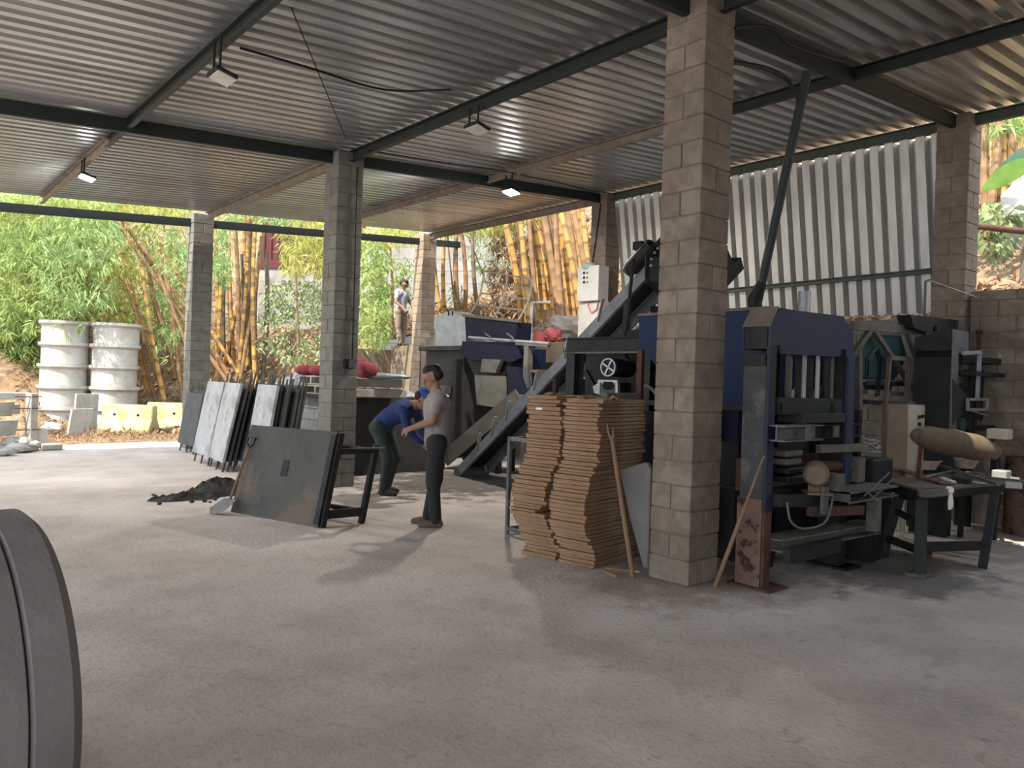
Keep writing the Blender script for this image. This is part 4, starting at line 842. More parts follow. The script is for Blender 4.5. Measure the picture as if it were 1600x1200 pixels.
MB().prism([w2(.06, z0+.18), w2(-.06, z0+.18), w2(-.09, z0+.13), w2(-.05, z0+.09), w2(.05, z0+.09), w2(.08, z0+.13)], ax*-.004).build('gearbox_opening', DARK, t)
cable([(6.6, 5.6, 1.55), (6.5, 5.4, 1.6), (6.45, 5.2, 1.5), (6.4, 5.0, 1.46)], .02, CABLE, 'grey cable leaving the motor behind the rusty post')

# ---- blue block press beside the big pillar
t = lab_thing('block_press', (6.25, 3.5, 0), 'blue block press with open frame right of the big brown pillar', 'press')
YF = 3.35; H = [AY(*q, YF) for q in ((1205, 507), (1219, 482), (1318, 494), (1334, 520), (1335, 560), (1324, 560), (1322, 546), (1314, 546), (1312, 558), (1222, 553), (1220, 540), (1212, 540), (1210, 556), (1204, 556))]
MB().prism(H, (0, .025, 0)).build('head_plate', BLUE, t, bevel=.003)
xl, xr = 5.52, 6.95
hd = [(xl, 2.11), (5.64, 2.27), (6.72, 2.275), (xr, 2.14), (xr, 1.93), (xl, 1.93)]
MB().prism([(x, YF+.027, z) for x, z in hd], (0, .21, 0)).build('head_beam', BLACK, t, bevel=.004)
MB().prism([(xl-.004, YF+.0, 2.11), (5.637, YF+.0, 2.275), (5.637, YF+.255, 2.275), (xl-.004, YF+.255, 2.11)], (-.004, 0, .004)).build('dusty_chamfer', DUSTY, t)
MB().prism([(x, YF+.24, z) for x, z in hd], (0, .02, 0)).build('rear_plate', BLUE, t)
bx((xl-.012, YF+.03, 1.79), (xl+.14, YF+.24, 1.89)).build('cross_tie', BLACK, t)
# columns
MB().box((xl, YF+.03, .0), (xl+.14, YF+.235, 1.8)).build('column', mat('press_column', (.05, .05, .05), (.035, .035, .035), 6, .7, c3=(.09, .085, .075), s3=4), t, bevel=.004)
FLG = mat('worn_blue_flange', (.016, .022, .042), (.02, .023, .032), 4, .65); MB().box((xl, YF-.002, .62), (xl+.1, YF+.027, 1.95)).build('column_flange', FLG, t); MB().box((xr-.12, YF-.002, .62), (xr, YF+.027, 1.95)).build('column_flange', BLUE, t)
MB().box((xr-.14, YF+.03, 0), (xr, YF+.235, 1.95)).build('column', BLACK, t)
MB().box((xl-.012, YF+.02, .0), (xl-.002, YF+.245, .72)).build('peeling_plate', PEEL, t); MB().box((xl, YF-.004, .0), (xl+.1, YF+.02, .62)).build('column_foot', RUST, t)
MB().box((xl-.05, YF-.09, 0), (xl+.24, YF+.3, .02)).build('base_plate', RUST, t); MB().box((xr-.2, YF-.09, 0), (xr+.08, YF+.3, .02)).build('base_plate', BLACK, t)
# guide rods and ram
for px, m_ in ((1232, DUSTST), (1247, BLACK), (1256, ZINC), (1265, BLACK), (1277, ZINC), (1292, BLACK), (1298, GREYST)):
    q = AY(px, 600, YF+.13); MB().tube((q.x, q.y, 1.40), (q.x, q.y, 1.95), .028 if m_ is not ZINC else .02, n=10).build('guide_rod', m_, t, smooth=True)
MB().prism([AY(1293, 600, YF+.2), AY(1300, 610, YF+.2), AY(1272, 622, YF+.2), AY(1270, 612, YF+.2)], (0, .03, 0)).build('brace', GREYST, t)
q0 = AY(1214, 620, YF+.05); q1 = AY(1320, 642, YF+.05)
b = MB(); b.box((q0.x, YF+.03, 1.40), (6.8, YF+.24, 1.54)); b.build('platen', DGREY, t, bevel=.004); b = MB(); b.box((6.0, YF-.03, 1.33), (6.75, YF+.2, 1.41)); b.build('tamper_beam', DGREY, t, bevel=.004)
for x in (5.75, 6.6): MB().prism([(x, YF+.028, 1.42), (x+.07, YF+.028, 1.42), (x, YF+.028, 1.5)], (0, -.02, 0)).build('gusset', BLACK, t)
MB().ibeam((5.55, YF-.06, 1.26), (6.15, YF-.06, 1.26), .16, .13).build('mould_rail', GREYST, t); MB().ibeam((6.2, YF+.1, 1.25), (7.2, YF+.1, 1.25), .14, .12).build('mould_rail', BLACK, t)
MB().box((5.86, YF-.15, 1.20), (5.93, YF-.135, 1.31)).build('mould_lug', DUSTST, t); MB().box((6.62, YF-.0, 1.2), (6.7, YF+.02, 1.3)).build('mould_lug', DUSTST, t)
MB().prism([AY(*q, YF+.28) for q in ((1200, 645), (1240, 648), (1238, 672), (1222, 682), (1196, 690))], (0, .2, 0)).build('feed_drawer', NAVY, t); bx((5.62, YF+.34, 1.15), (5.9, YF+.7, 1.42)).build('feed_drawer', NAVY, t)
b = MB(); b.box((5.62, YF+.3, .75), (7.1, YF+.34, 1.02)); b.build('back_panel', RUST, t); bx((5.7, YF+.4, .3), (7.1, YF+.6, .75)).build('dark_backing', BLACK, t)  # the black box is added to make the space behind the press dark
for i, (px0, py, px1) in enumerate([(1212, 708, 1238), (1212, 721, 1236), (1214, 735, 1240), (1214, 748, 1246)]):
    a = AY(px0, py, YF+.12); c = AY(px1, py+4, YF+.12); MB().box((a.x, YF+.02, a.z-.025), (c.x, YF+.28, a.z+.025)).build('spacer', DUSTST if i < 2 else BLACK, t, bevel=.01)
b = MB(); a = AY(1287, 702, YF); c = AY(1347, 700, YF); b.bar((a.x, YF+.05, a.z), (7.15, YF-.03, c.z+.01), .05, .07); b.build('outfeed_beam', DUSTST, t)
MB().tube((6.45, YF+.12, .93), (6.95, YF+.05, .93), .05, n=12).build('cylinder', RUST, t); MB().tube((6.95, YF+.05, .93), (7.0, YF+.04, .93), .06, n=12).build('cylinder_cap', DUSTST, t)
bx((6.98, YF-.05, .78), (7.12, YF+.1, 1.0)).build('outfeed_post', DUSTST, t)
# lower shelf of the press
q = AG(1193, 842, .4); MB().ibeam((5.62, 3.36, .36), (7.2, 3.28, .36), .22, .1).build('lower_beam', DUSTST, t); bx((5.66, 3.2, .22), (6.5, 3.24, .34)).build('lower_skirt', BLACK, t)
q = AG(1308, 884); MB().box((q.x-.05, q.y-.04, .02), (q.x+.05, q.y+.06, .34)).build('leg', DUSTST, t); MB().box((q.x-.12, q.y-.1, 0), (q.x+.14, q.y+.12, .02)).build('leg_plate', DUSTST, t)
bx((6.2, 3.75, 0), (6.35, 3.9, .5)).build('leg', BLACK, t)
# shelf with the small brown motor
zq = .76; b = MB(); b.box((6.35, 3.08, zq-.1), (7.3, 3.36, zq-.085)); b.box((6.35, 3.07, zq-.1), (6.37, 3.36, zq)); b.box((6.35, 3.07, zq-.015), (7.3, 3.36, zq)); b.build('motor_shelf', DUSTST, t)
MB().box((6.95, 3.1, .36), (7.03, 3.2, zq-.1)).build('shelf_post', DUSTST, t); MB().bar((5.95, 3.2, .62), (6.7, 3.13, .58), .06, .08).build('angle_bar', RUST, t); MB().bar((5.62, 3.3, .72), (6.1, 3.22, .70), .09, .1).build('bracket_arm', BLACK, t)
MB().box((6.02, 3.12, .6), (6.1, 3.15, .82)).build('hanger_plate', GREYST, t)
c = AY(1275, 740, 3.2); c.z = max(c.z, zq+.12)
t = lab_thing('geared_motor', (c.x, c.y, zq), 'small rusty brown motor on the shelf of the blue press', 'motor')
axm = Vector((-.78, -.45, 0)).normalized(); MT = mat('brown_motor_paint', (.17, .10, .065), (.11, .07, .05), 7, .8)
MB().path([c-axm*.14, c-axm*.12, c+axm*.06, c+axm*.09], [.06, .1, .105, .085], 18).build('body', MT, t, smooth=True); MB().tube(c+axm*.09, c+axm*.10, .075, n=16).build('end_cover', DUSTY, t)
b = MB(); b.bar((c.x-.05, c.y-.07, zq+.005), (c.x+.1, c.y+.07, zq+.005), .2, .02); b.box((c.x-.03, c.y-.05, zq), (c.x+.05, c.y+.05, c.z-.08)); b.build('foot', MT, t); bx((c.x+.14, c.y-.12, zq+.02), (c.x+.26, c.y-.0, zq+.16)).build('terminal_box', DUSTST, t)
cable([AY(1230, 785, 3.1), AY(1236, 815, 3.05), AY(1257, 826, 3.05), AY(1290, 815, 3.05), AY(1302, 775, 3.1)], .009, CABLE, 'grey cable hanging in a loop below the motor shelf')
# bar leaning on the press column
p = AG(1117, 917); q = AY(1194, 712, 3.32); tag(MB().path([p, p.lerp(q, .5), p.lerp(q, .75), q], [.018, .017, .011, .009], 8).build('pry_bar', STICKW, smooth=True), 'thin pole leaning on the front column of the blue press', 'pole')
# diagonal pole from the roof to the hopper
p = AY(1262, 112, 3.9); q = Vector((6.35, 4.45, 2.38)); q = AY(1181, 484, 4.35)
t = lab_thing('brace_pole', q, 'dark green diagonal pole from the roof beam down to the blue hopper', 'pole'); MB().tube(p, q, .045, n=12).build('pole', GREEN, t, smooth=True); MB().path([q, q+Vector((-.02, .01, .1)), q+(p-q)*.12], [.075, .07, .05], 10).build('socket', BLACK, t)
cable([(X1+.41, Y1+.1, 4.36), AY(1190, 105, 3.9), AY(1225, 120, 3.9), AY(1240, 140, 3.88), AY(1247, 160, 3.86)], .02, RUBBER, 'black cable sagging from the big pillar to the diagonal pole')
p = AD(1256, 500, 9.0); q = AD(1257, 455, 9.0); tag(MB().tube((p.x, p.y, 0), q, .07, n=12).build('grey_pipe', ZINC, smooth=True, loc=(p.x, p.y, 0)), 'short pale pipe end showing above the blue press', 'pipe')
# ================================================================== right side behind and beside the press
# ---- charcoal press
t = lab_thing('charcoal_press', (9.5, 3.55, 0), 'charcoal block press with guide rods in front of the right pillar', 'press')
YP = 3.40; xc = 9.32
yb = 3.80
# body: left face towards -X, front towards -Y
MB().prism([(xc, YP, 2.10), (xc, yb, 2.10), (xc, yb, 2.26), (xc, YP, 2.34)], (.5, 0, 0)).build('head', DGREY, t, bevel=.004)
MB().prism([(xc+.001, YP-.006, z) for z in (2.08, 2.345)]+[(9.80, YP-.006, 2.335), (9.80, YP-.006, 2.08)], (0, .005, 0)).build('head_front', GREYST, t)
bx((xc+.01, YP+.02, 2.0), (xc+.4, yb-.02, 2.10)).build('head_gap', DARK, t)
MB().box((xc, YP, 0), (xc+.16, yb, 2.03)).build('column', DGREY, t, bevel=.004)
MB().box((xc, YP-.006, 1.2), (xc+.2, YP, 2.08)).build('column_face', DUSTST, t)
gp = [AY(*q, YP-.012) for q in ((1489, 592), (1515, 622), (1513, 640), (1494, 656), (1489, 664))]
MB().prism(gp, (0, .03, 0)).build('gusset', DGREY, t)
b = MB(); a = [AY(*q, YP-.05) for q in ((1512, 624), (1544, 624), (1543, 640), (1512, 640))]
for i in range(4): b.bar(a[i], a[(i+1) % 4], .03, .03)
b.build('side_bracket', ZINC, t)
for px, py0, py1, r in ((1530, 516, 640, .026), (1558, 520, 560, .024)):
    p = AY(px, py0, YP+.1); q = AY(px-3, py1, YP+.1); MB().tube(p, q, r, n=12).build('guide_rod', RUST, t, smooth=True); MB().tube(p, p+Vector((0, 0, -.05)), r*1.5, n=8).build('rod_nut', BLACK, t)
for px in (1515, 1536, 1553): p = AY(px, 590, YP+.12); MB().box((p.x-.03, p.y, 1.3), (p.x+.03, p.y+.06, 1.92)).build('inner_rod', BLACK, t)
b = MB(); p = AY(1503, 583, YP+.05); q = AY(1566, 588, YP+.05); b.bar(p, q, .3, .05); p2 = AY(1520, 563, YP+.1); q2 = AY(1564, 568, YP+.1); b.bar(p2, q2, .3, .07); b.build('platens', DGREY, t)
for A4 in (((1505, 552), (1531, 550), (1527, 624), (1505, 622)), ((1562, 556), (1583, 558), (1578, 624), (1562, 622))):
    P4 = [AY(*q, YP-.04) for q in A4]; b = MB(); b.bar(P4[0], P4[1], .035, .04); b.bar(P4[1], P4[2], .04, .03); b.build('guard_frame', ZINC, t)
P4 = [AY(*q, YP+.05) for q in ((1548, 624), (1584, 626), (1583, 640), (1548, 638))]; MB().prism(P4, (0, .25, 0)).build('lower_table', DGREY, t)
bx((9.8, YP+.2, 0), (9.9, YP+.3, 1.9)).build('rear_column', BLACK, t); bx((10.35, YP+.12, 0), (10.45, YP+.28, 1.75)).build('rear_column', BLACK, t)
bx((9.5, YP+.2, .3), (10.4, YP+.45, 1.25)).build('machine_body', BLACK, t, bevel=.01)
p = AY(1540, 666, YP-.02); MB().tube((p.x-.25, p.y, 1.22), (p.x+.25, p.y, 1.22), .03, n=10).build('cylinder', BLACK, t, smooth=True)
p = AY(1505, 665, YP-.02); MB().tube(p, p+Vector((0, .12, 0)), .09, n=16).build('green_wheel', TEAL, t); MB().tube(p+Vector((.2, -.01, 0)), p+Vector((.2, .1, 0)), .07, n=14).build('wheel', BLACK, t)
MB().tube(AY(1505, 638, YP+.02), AY(1545, 650, YP+.02), .012, n=6).build('link_rod', ZINC, t)
# dark hopper box above it
p = [AY(*q, YP+.42) for q in ((1423, 492), (1494, 500), (1494, 516), (1450, 520), (1428, 512))]
t = lab_thing('feed_box', (p[0].x, p[0].y, 2.2), 'black sheet feed box behind the charcoal press head', 'hopper'); MB().prism(p, (0, .16, 0)).build('box', BLACK, t); q = AY(1462, 513, YP+.41); MB().tube(q, q+Vector((0, -.03, 0)), .035, n=10).build('knob', DGREY, t)
MB().bar((p[1].x, p[1].y+.05, 1.9), (p[1].x, p[1].y+.05, p[1].z), .12, .12).build('support', DGREY, t)
p1 = AY(1446, 440, 4.02); p0 = Vector((p1.x, p1.y, 0)); tag(MB().path([p0, p0.lerp(p1, .97), p1, p1+Vector((.12, 0, .035))], .016, 7).build('hook_pole', GREYST, loc=tuple(p0)), 'thin grey pole with a bent top beside the charcoal press', 'pole')
cable([p1+Vector((.12, 0, .03)), AX(1500, 455, 10.5), AX(1540, 468, 10.8), AX(1600, 476, 10.8)], .006, ZINC, 'thin pale wire running right across the block wall')
# ---- teal hopper in its brown frame
t = lab_thing('teal_hopper', (9.3, 4.05, 0), 'dark teal hopper in a dusty angle iron frame between the two presses', 'hopper')
YT = 3.95; AYT = lambda x, y: AY(x, y, YT)
b = MB(); b.bar(AYT(1331, 508), AYT(1443, 517), .06, .10); b.bar(AYT(1334, 552), AYT(1361, 514), .05, .06); b.bar(AYT(1363, 514), AYT(1440, 626), .05, .05); b.bar(AYT(1417, 520), AYT(1432, 560), .05, .05); b.bar(AYT(1432, 555), AYT(1428, 640), .06); b.bar(AYT(1340, 545), AYT(1341, 640), .07)
b.bar(AYT(1340, 595), AYT(1416, 596), .04, .03); b.bar(AYT(1330, 560), AYT(1336, 548), .05); b.build('angle_frame', DUSTST, t)
for px in (1341, 1428): q = AYT(px, 640); MB().box((q.x-.035, YT-.03, 0), (q.x+.035, YT+.03, q.z)).build('leg', BLACK, t)
hp = [AYT(*q) for q in ((1362, 522), (1418, 524), (1428, 556), (1412, 590), (1360, 590), (1346, 560))]; MB().prism([p+Vector((0, .08, 0)) for p in hp], (0, .03, 0)).build('hopper_plate', TEAL, t)
MB().prism([AYT(*q)+Vector((0, .1, 0)) for q in ((1362, 590), (1412, 590), (1406, 612), (1370, 612))], (0, .03, 0)).build('hopper_throat', TEAL, t)
b = MB(); 
for k, (x0, y0) in enumerate(((1348, 560), (1352, 558))): b.path([AYT(x0, y0+30)+Vector((0, -.03, 0)), AYT(x0+2, y0)+Vector((0, -.03, 0)), AYT(x0+14, y0-16)+Vector((0, -.04, 0)), AYT(x0+22, y0+6)+Vector((0, -.03, 0)), AYT(x0+16, y0+60)+Vector((0, -.03, 0))], .014, 6)
b.build('hoses', RUBBER, t, smooth=True)
for i, (x0, y0, x1, y1, m_) in enumerate([(1350, 598, 1430, 601, BLACK), (1352, 612, 1420, 616, GREYST), (1352, 628, 1405, 632, DGREY)]):
    MB().bar(AYT(x0, y0)+Vector((0, .03, 0)), AYT(x1, y1)+Vector((0, .03, 0)), .12, .05).build('cross_rail', m_, t)
# ---- cabinet with an iron loop standing on it
cc = AD(1418, 632, 8.45); x0c = cc.x; y0c = cc.y; zt = cc.z
t = lab_thing('control_cabinet', (x0c+.2, y0c+.2, 0), 'beige control cabinet standing behind the work table', 'cabinet')
MB().box((x0c, y0c, .55), (x0c+.45, y0c+.30, zt)).build('body', BEIGED, t, bevel=.006); MB().box((x0c+.012, y0c-.012, .56), (x0c+.44, y0c, zt-.01)).build('door', BEIGE, t, bevel=.003)
for dx, dz in ((.25, -.14), (.34, -.13), (.26, -.22)): MB().box((x0c+dx, y0c-.03, zt+dz-.018), (x0c+dx+.05, y0c-.012, zt+dz+.018)).build('switch', BLACK, t)
for dx, dy in ((.02, .02), (.42, .02), (.02, .26), (.42, .26)): MB().box((x0c+dx-.015, y0c+dy-.015, 0), (x0c+dx+.015, y0c+dy+.015, .56)).build('leg', WHITEP, t)
tag(MB().box((x0c+.05, y0c+.03, zt+.002), (x0c+.3, y0c+.22, zt+.02)).obox((x0c+.2, y0c+.12, zt+.03), (.26, .16, .02), (0, .04, .2)).build('plate_scrap', DUSTST), 'dusty plate lying on top of the beige cabinet', 'plate')
YL = 3.83; b = MB(); L4 = [AY(*q, YL) for q in ((1383, 640), (1390, 559), (1420, 561), (1416, 640))]
b.bar((L4[0].x, YL, 1.45), L4[1], .04); b.bar(L4[1], L4[2], .05, .05); b.bar(L4[2], (L4[3].x, YL, 1.45), .05)
t = lab_thing('iron_loop_frame', (L4[0].x, YL, 0), 'upright brown iron loop frame just behind the beige cabinet', 'frame'); b.build('loop', DUSTY, t); MB().box((L4[0].x-.02, YL-.02, 0), (L4[0].x+.02, YL+.02, 1.46)).build('post', DUSTY, t); MB().box((L4[3].x-.02, YL-.02, 0), (L4[3].x+.02, YL+.02, 1.46)).build('post', DUSTY, t)
MB().path([L4[2]+Vector((.02, -.03, 0)), AY(1428, 580, YL-.03), AY(1432, 610, YL-.03), AY(1436, 636, YL-.03)], .014, 6).build('hose', CABLE, t, smooth=True)

# ---- work table with splayed legs
t = lab_thing('work_table', (7.9, 2.9, 0), 'black steel work table with splayed legs at the right', 'table')
zT = .75; P = [AG(1447, 764, zT), AG(1362, 736, zT), AG(1440, 722, zT), AG(1600, 750, zT), AG(1560, 760, zT)]
top = [Vector((7.28, 2.86, zT)), Vector((9.05, 2.6, zT)), Vector((9.3, 3.25, zT)), Vector((7.75, 3.42, zT))]
MB().prism([p-Vector((0, 0, .02)) for p in top], (0, 0, .02)).build('table_top', DUSTY, t)
b = MB()
for i in range(4): b.bar(top[i]-Vector((0, 0, .055)), top[(i+1) % 4]-Vector((0, 0, .055)), .05, .07)
b.build('apron', BLACK, t); MB().bar(top[0]+Vector((-.02, -.02, -.03)), top[0]+Vector((.3, -.06, -.03)), .1, .06).build('end_channel', DUSTST, t)
fA = AG(1437, 900); fB = AG(1535, 888); fC = AG(1375, 872); fD = AG(1500, 838)
tA = top[0]+Vector((.12, .05, -.06)); tB = top[1]+Vector((-.55, .06, -.06)); tC = top[3]+Vector((-.15, -.25, -.06)); tD = top[2]+Vector((-.5, -.2, -.06))
for f, k, m_ in ((fA, tA, .10), (fB, tB, .07), (fC, tC, .08), (fD, tD, .06)): MB().bar(f, k, m_, m_).build('leg', DGREY, t, bevel=.003)
MB().box((fA.x-.09, fA.y-.09, 0), (fA.x+.09, fA.y+.09, .03)).build('foot_plate', DUSTST, t)
b = MB(); b.bar(fA.lerp(tA, .35), fB.lerp(tB, .28), .05, .08); b.bar(fA.lerp(tA, .3), fC.lerp(tC, .3), .05, .06); b.bar(fA.lerp(tA, .62), fC.lerp(tC, .7), .04, .05); b.bar(fA.lerp(tA, .95), fC.lerp(tC, .9), .04, .05); b.build('braces', BLACK, t)
MB().bar(fA.lerp(tA, .2)+Vector((.05, .02, 0)), fA.lerp(tA, .2)+Vector((.25, .02, .0)), .05, .1).build('hook_bracket', RUST, t)
# things on the table
def bowl(px, py, r, h, label, tilt=0):
    g = AG(px, py, zT+.005); o = MB().lathe([(r*.62, 0), (r*.93, h), (r, h), (r*.99, h+.006), (r*.9, h+.006), (r*.58, .012), (.001, .012), (.001, 0)], (0, 0, 0), n=28).build('bowl', BOWL, smooth=True, loc=(0, 0, 0)); o.location = g; return tag(o, label, 'bowl')
bowl(1446, 733, .17, .10, 'stained mortar bowl at the left end of the work table'); bowl(1506, 731, .17, .10, 'stained mortar bowl below the sacking roll')
def flat(pa, pb, w_, h_, m_, name, label, cat, lift=.0):
    a = AG(*pa, zT+.006+h_/2+lift); c = AG(*pb, zT+.006+h_/2+lift); return tag(MB().bar(a, c, w_, h_).build(name, m_, bevel=.002), label, cat)
flat((1368, 736), (1403, 734), .1, .02, DUSTST, 'metal_strip', 'dusty strip sticking out over the left table end', 'strip')
flat((1398, 731), (1480, 756), .12, .02, PEEL, 'wood_plank', 'reddish plank lying along the left half of the table top', 'plank')
flat((1470, 728), (1560, 757), .035, .03, DUSTST, 'steel_bar', 'long square bar lying diagonally on the table', 'bar', .03)
flat((1447, 744), (1497, 734), .02, .015, ZINC, 'steel_rod', 'thin bright rod lying across the planks by the left bowl', 'rod', .03)
flat((1510, 737), (1592, 748), .03, .02, ZINC, 'steel_rod', 'long pale rod lying at the back of the table', 'rod')
flat((1515, 743), (1600, 752), .04, .02, DUSTST, 'steel_bar', 'grey bar parallel to the pale rod on the table', 'bar')
flat((1490, 748), (1515, 752), .06, .05, BLACK, 'tool_grip', 'black tool lying in the middle of the table', 'tool')
flat((1470, 746), (1490, 753), .05, .02, WHITEP, 'metal_strip', 'white strip lying beside the black tool', 'strip')
flat((1520, 752), (1535, 755), .08, .015, PALLET, 'wood_offcut', 'pale offcut near the front table edge', 'offcut')
flat((1570, 757), (1596, 759), .12, .05, PALLET, 'wood_block', 'pale wooden block on the right end of the table', 'block')
flat((1365, 712), (1394, 711), .06, .012, BLACK, 'metal_strip', 'black flat strip behind the left table end', 'strip', .1) if False else None
# rag hanging from the table edge
g = top[0].lerp(top[1], .2)+Vector((0, -.045, 0)); b = MB(); b.rock((g.x, g.y, zT-.02), (.06, .035, .04), 5, 10, 7); b.path([(g.x+.01, g.y-.01, zT-.05), (g.x+.035, g.y-.012, zT-.12), (g.x+.03, g.y-.012, zT-.18), (g.x-.005, g.y-.012, zT-.185), (g.x-.015, g.y-.012, zT-.12), (g.x+.005, g.y-.01, zT-.05)], .016, 7)
tag(b.build('rag', RAG, smooth=True, loc=tuple(g)), 'white knotted rag hanging from the front edge of the work table', 'rag')
# sacking roll on two stands
a = AY(1432, 681, 3.2); c = AY(1548, 704, 2.95); d = (c-a); R = random.Random(2); pts = []; rs = []
for i in range(9):
    f = i/8; pts.append(a.lerp(c, f)+Vector((0, 0, R.uniform(-.006, .006)))); rs.append((.07, .115, .13, .135, .14, .135, .14, .125, .09)[i])
t = lab_thing('sacking_roll', (a+c)/2+Vector((0, 0, -.1)), 'long brown sacking roll held above the work table', 'roll')
MB().path(pts, rs, 16).build('roll', SACK, t, smooth=True)
MB().rock(c+d*.03+Vector((.02, 0, -.01)), (.09, .07, .085), 12, 10, 7).build('tied_end', DUSTY, t); MB().rock(a-d*.02, (.04, .05, .06), 13, 9, 6).build('frayed_end', SACK, t)
MB().bar(a+d*.06+Vector((0, 0, -.08)), Vector((a.x+.06, a.y, zT+.01)), .03).build('stand', RUST, t); MB().bar(c-d*.04+Vector((0, 0, -.08)), Vector((c.x-.08, c.y, zT+.01)), .035).build('stand', DUSTST, t)
for dx in (.10, .17):
    p = Vector((c.x+dx, c.y-.02, c.z-.02)); tag(MB().path([p, Vector((p.x-.05, p.y-.06, .55)), AG(1541+dx*20, 852)], .014, 7).build('long_rod', BLACK), ('thin black rod standing at the right end of the sacking roll' if dx < .15 else 'second black rod right of the other beside the sacking roll'), 'rod')
# cream block etc. at the right edge
p = AY(1562, 678, 3.0); t = lab_thing('cream_block', (p.x, p.y, 0), 'cream painted block on a post at the right end of the table', 'block'); MB().obox(p, (.26, .2, .11), (0, 0, .1)).build('block', mat('cream', (.6, .52, .4), (.5, .42, .3), 8, .8), t, bevel=.006); MB().rock(p+Vector((.02, .02, -.12)), (.12, .1, .09), 3, 10, 7).build('clay_lump', DUSTY, t); MB().bar(p+Vector((.05, .05, -.15)), Vector((p.x+.05, p.y+.05, 0)), .07).build('post', BLACK, t)
p = AY(1572, 722, 3.05); tag(MB().box((9.0, 2.72, zT+.002), (9.16, 2.86, zT+.09)).build('white_tin', ZINC, bevel=.01), 'pale tin box on the right end of the table', 'tin')
p = AG(1594, 800); b = MB(); o = tag(MB().lathe([(.24, 0), (.25, .05), (.24, .3), (.25, .33), (.24, .6), (.25, .63), (.24, .9), (.22, .9), (.22, .05), (.001, .05), (.001, 0)], (0, 0, 0), n=26).build('rusty_drum', PEEL, smooth=True, loc=(0, 0, 0)), 'rusty drum at the right edge behind the table', 'drum'); o.location = AD(1606, 800, 9.0); o.location.z = 0
# low wooden stand to the right behind the table
bp = AG(1560, 810); t = lab_thing('wooden_stand', (bp.x, bp.y, 0), 'dark wooden stand with brown legs at the right edge', 'stand'); x, y = bp.x, bp.y
MB().box((x-.3, y-.2, .5), (x+.5, y+.3, .54)).build('top', DUSTY, t); MB().box((x-.3, y-.2, .22), (x+.5, y+.3, .25)).build('shelf', DUSTY, t)
for dx in (-.27, .47):
    for dy in (-.17, .27): MB().box((x+dx-.03, y+dy-.03, 0), (x+dx+.03, y+dy+.03, .5)).build('leg', DUSTY, t)
tag(MB().rock((x, y+.02, .31), (.16, .12, .06), 8, 10, 7).build('tool_bundle', RUST), 'rusty bundle on the lower shelf of the wooden stand', 'scrap metal')
# gas cylinder with a pale patch and a post behind the table
p = AG(1398, 868); o = lab_thing('worn_cylinder', (p.x+.15, p.y+.25, 0), 'brown worn cylinder with a pale patch below the left table end', 'cylinder'); c = Vector((p.x+.15, p.y+.25, 0))
MB().lathe([(.001, 0), (.13, 0), (.135, .03), (.135, .52), (.11, .60), (.05, .64), (.05, .68), (.001, .68)], c, n=24).build('body', mat('worn_brown_paint', (.16, .12, .085), (.22, .19, .13), 4, .8), o, smooth=True)
b = MB(); vs = []; n = 8
for i in range(n+1):
    an = math.atan2(-.76, -.65)-.55+1.1*i/n
    for z in (.34+.03*sin(i*2), .53+.02*cos(i*3)): vs.append(c+Vector((cos(an)*.1365, sin(an)*.1365, z)))
b.add(vs, [(2*i, 2*i+2, 2*i+3, 2*i+1) for i in range(n)]).build('pale_patch', mat('pale_patch', (.32, .31, .22), (.26, .25, .17), 6, .8), o)
# coil of grey cable and box behind
p = AY(1355, 690, 3.42); t = lab_thing('cable_coil', (p.x, p.y, .98), 'loose coil of grey cable on a black box left of the beige cabinet', 'cable coil')
R = random.Random(4); pts = []
for i in range(70): an = i*.5; rr = .15+R.uniform(-.03, .03); pts.append((p.x+.05+cos(an)*rr, p.y+sin(an)*rr*.5, 1.0+.012*(i*.1)+.05*R.random()+.07*max(0, sin(an*.5))))
MB().path(pts, .008, 5).build('coil', mat('coil_cable', (.26, .25, .24), rough=.6), t, smooth=True)
tag(bx((p.x-.12, p.y-.12, 0), (p.x+.3, p.y+.15, .97)).build('black_box', BLACK, bevel=.01), 'tall black box carrying the cable coil', 'box')
for i, (xa, ya, xb_, yb_) in enumerate([(1350, 775, 1390, 738), (1362, 780, 1395, 748), (1345, 758, 1372, 785)]):
    a = AY(xa, ya, 3.05); c = AY(xb_, yb_, 3.0); MBo = MB().tube(a, c, .008, n=6).build('wire_rod', CABLE, loc=tuple(a)); tag(MBo, ['thin grey rod leaning beside the left table leg', 'second thin grey rod beside the left table leg', 'short grey rod crossing the two rods at the left table leg'][i], 'rod')
# bags under the press
for i, (px, py, lab) in enumerate([(1262, 868, 'crumpled pale bag on the floor below the blue press'), (1240, 868, 'small crumpled bag beside the pale bag below the blue press')]):
    g = AG(px, py); tag(MB().rock((g.x, g.y+.3, .07), (.14-.05*i, .1, .08), 70+i, 10, 7).build('crumpled_bag', ZINC), lab, 'bag')
p = AD(1152, 815, 8.2); p.z = 0; tag(MB().lathe([(.001, 0), (.14, 0), (.15, .35), (.13, .42), (.001, .44)], p, n=20).build('white_drum', WHITEP, smooth=True), 'small white drum seen between the pillar and the blue press', 'drum')

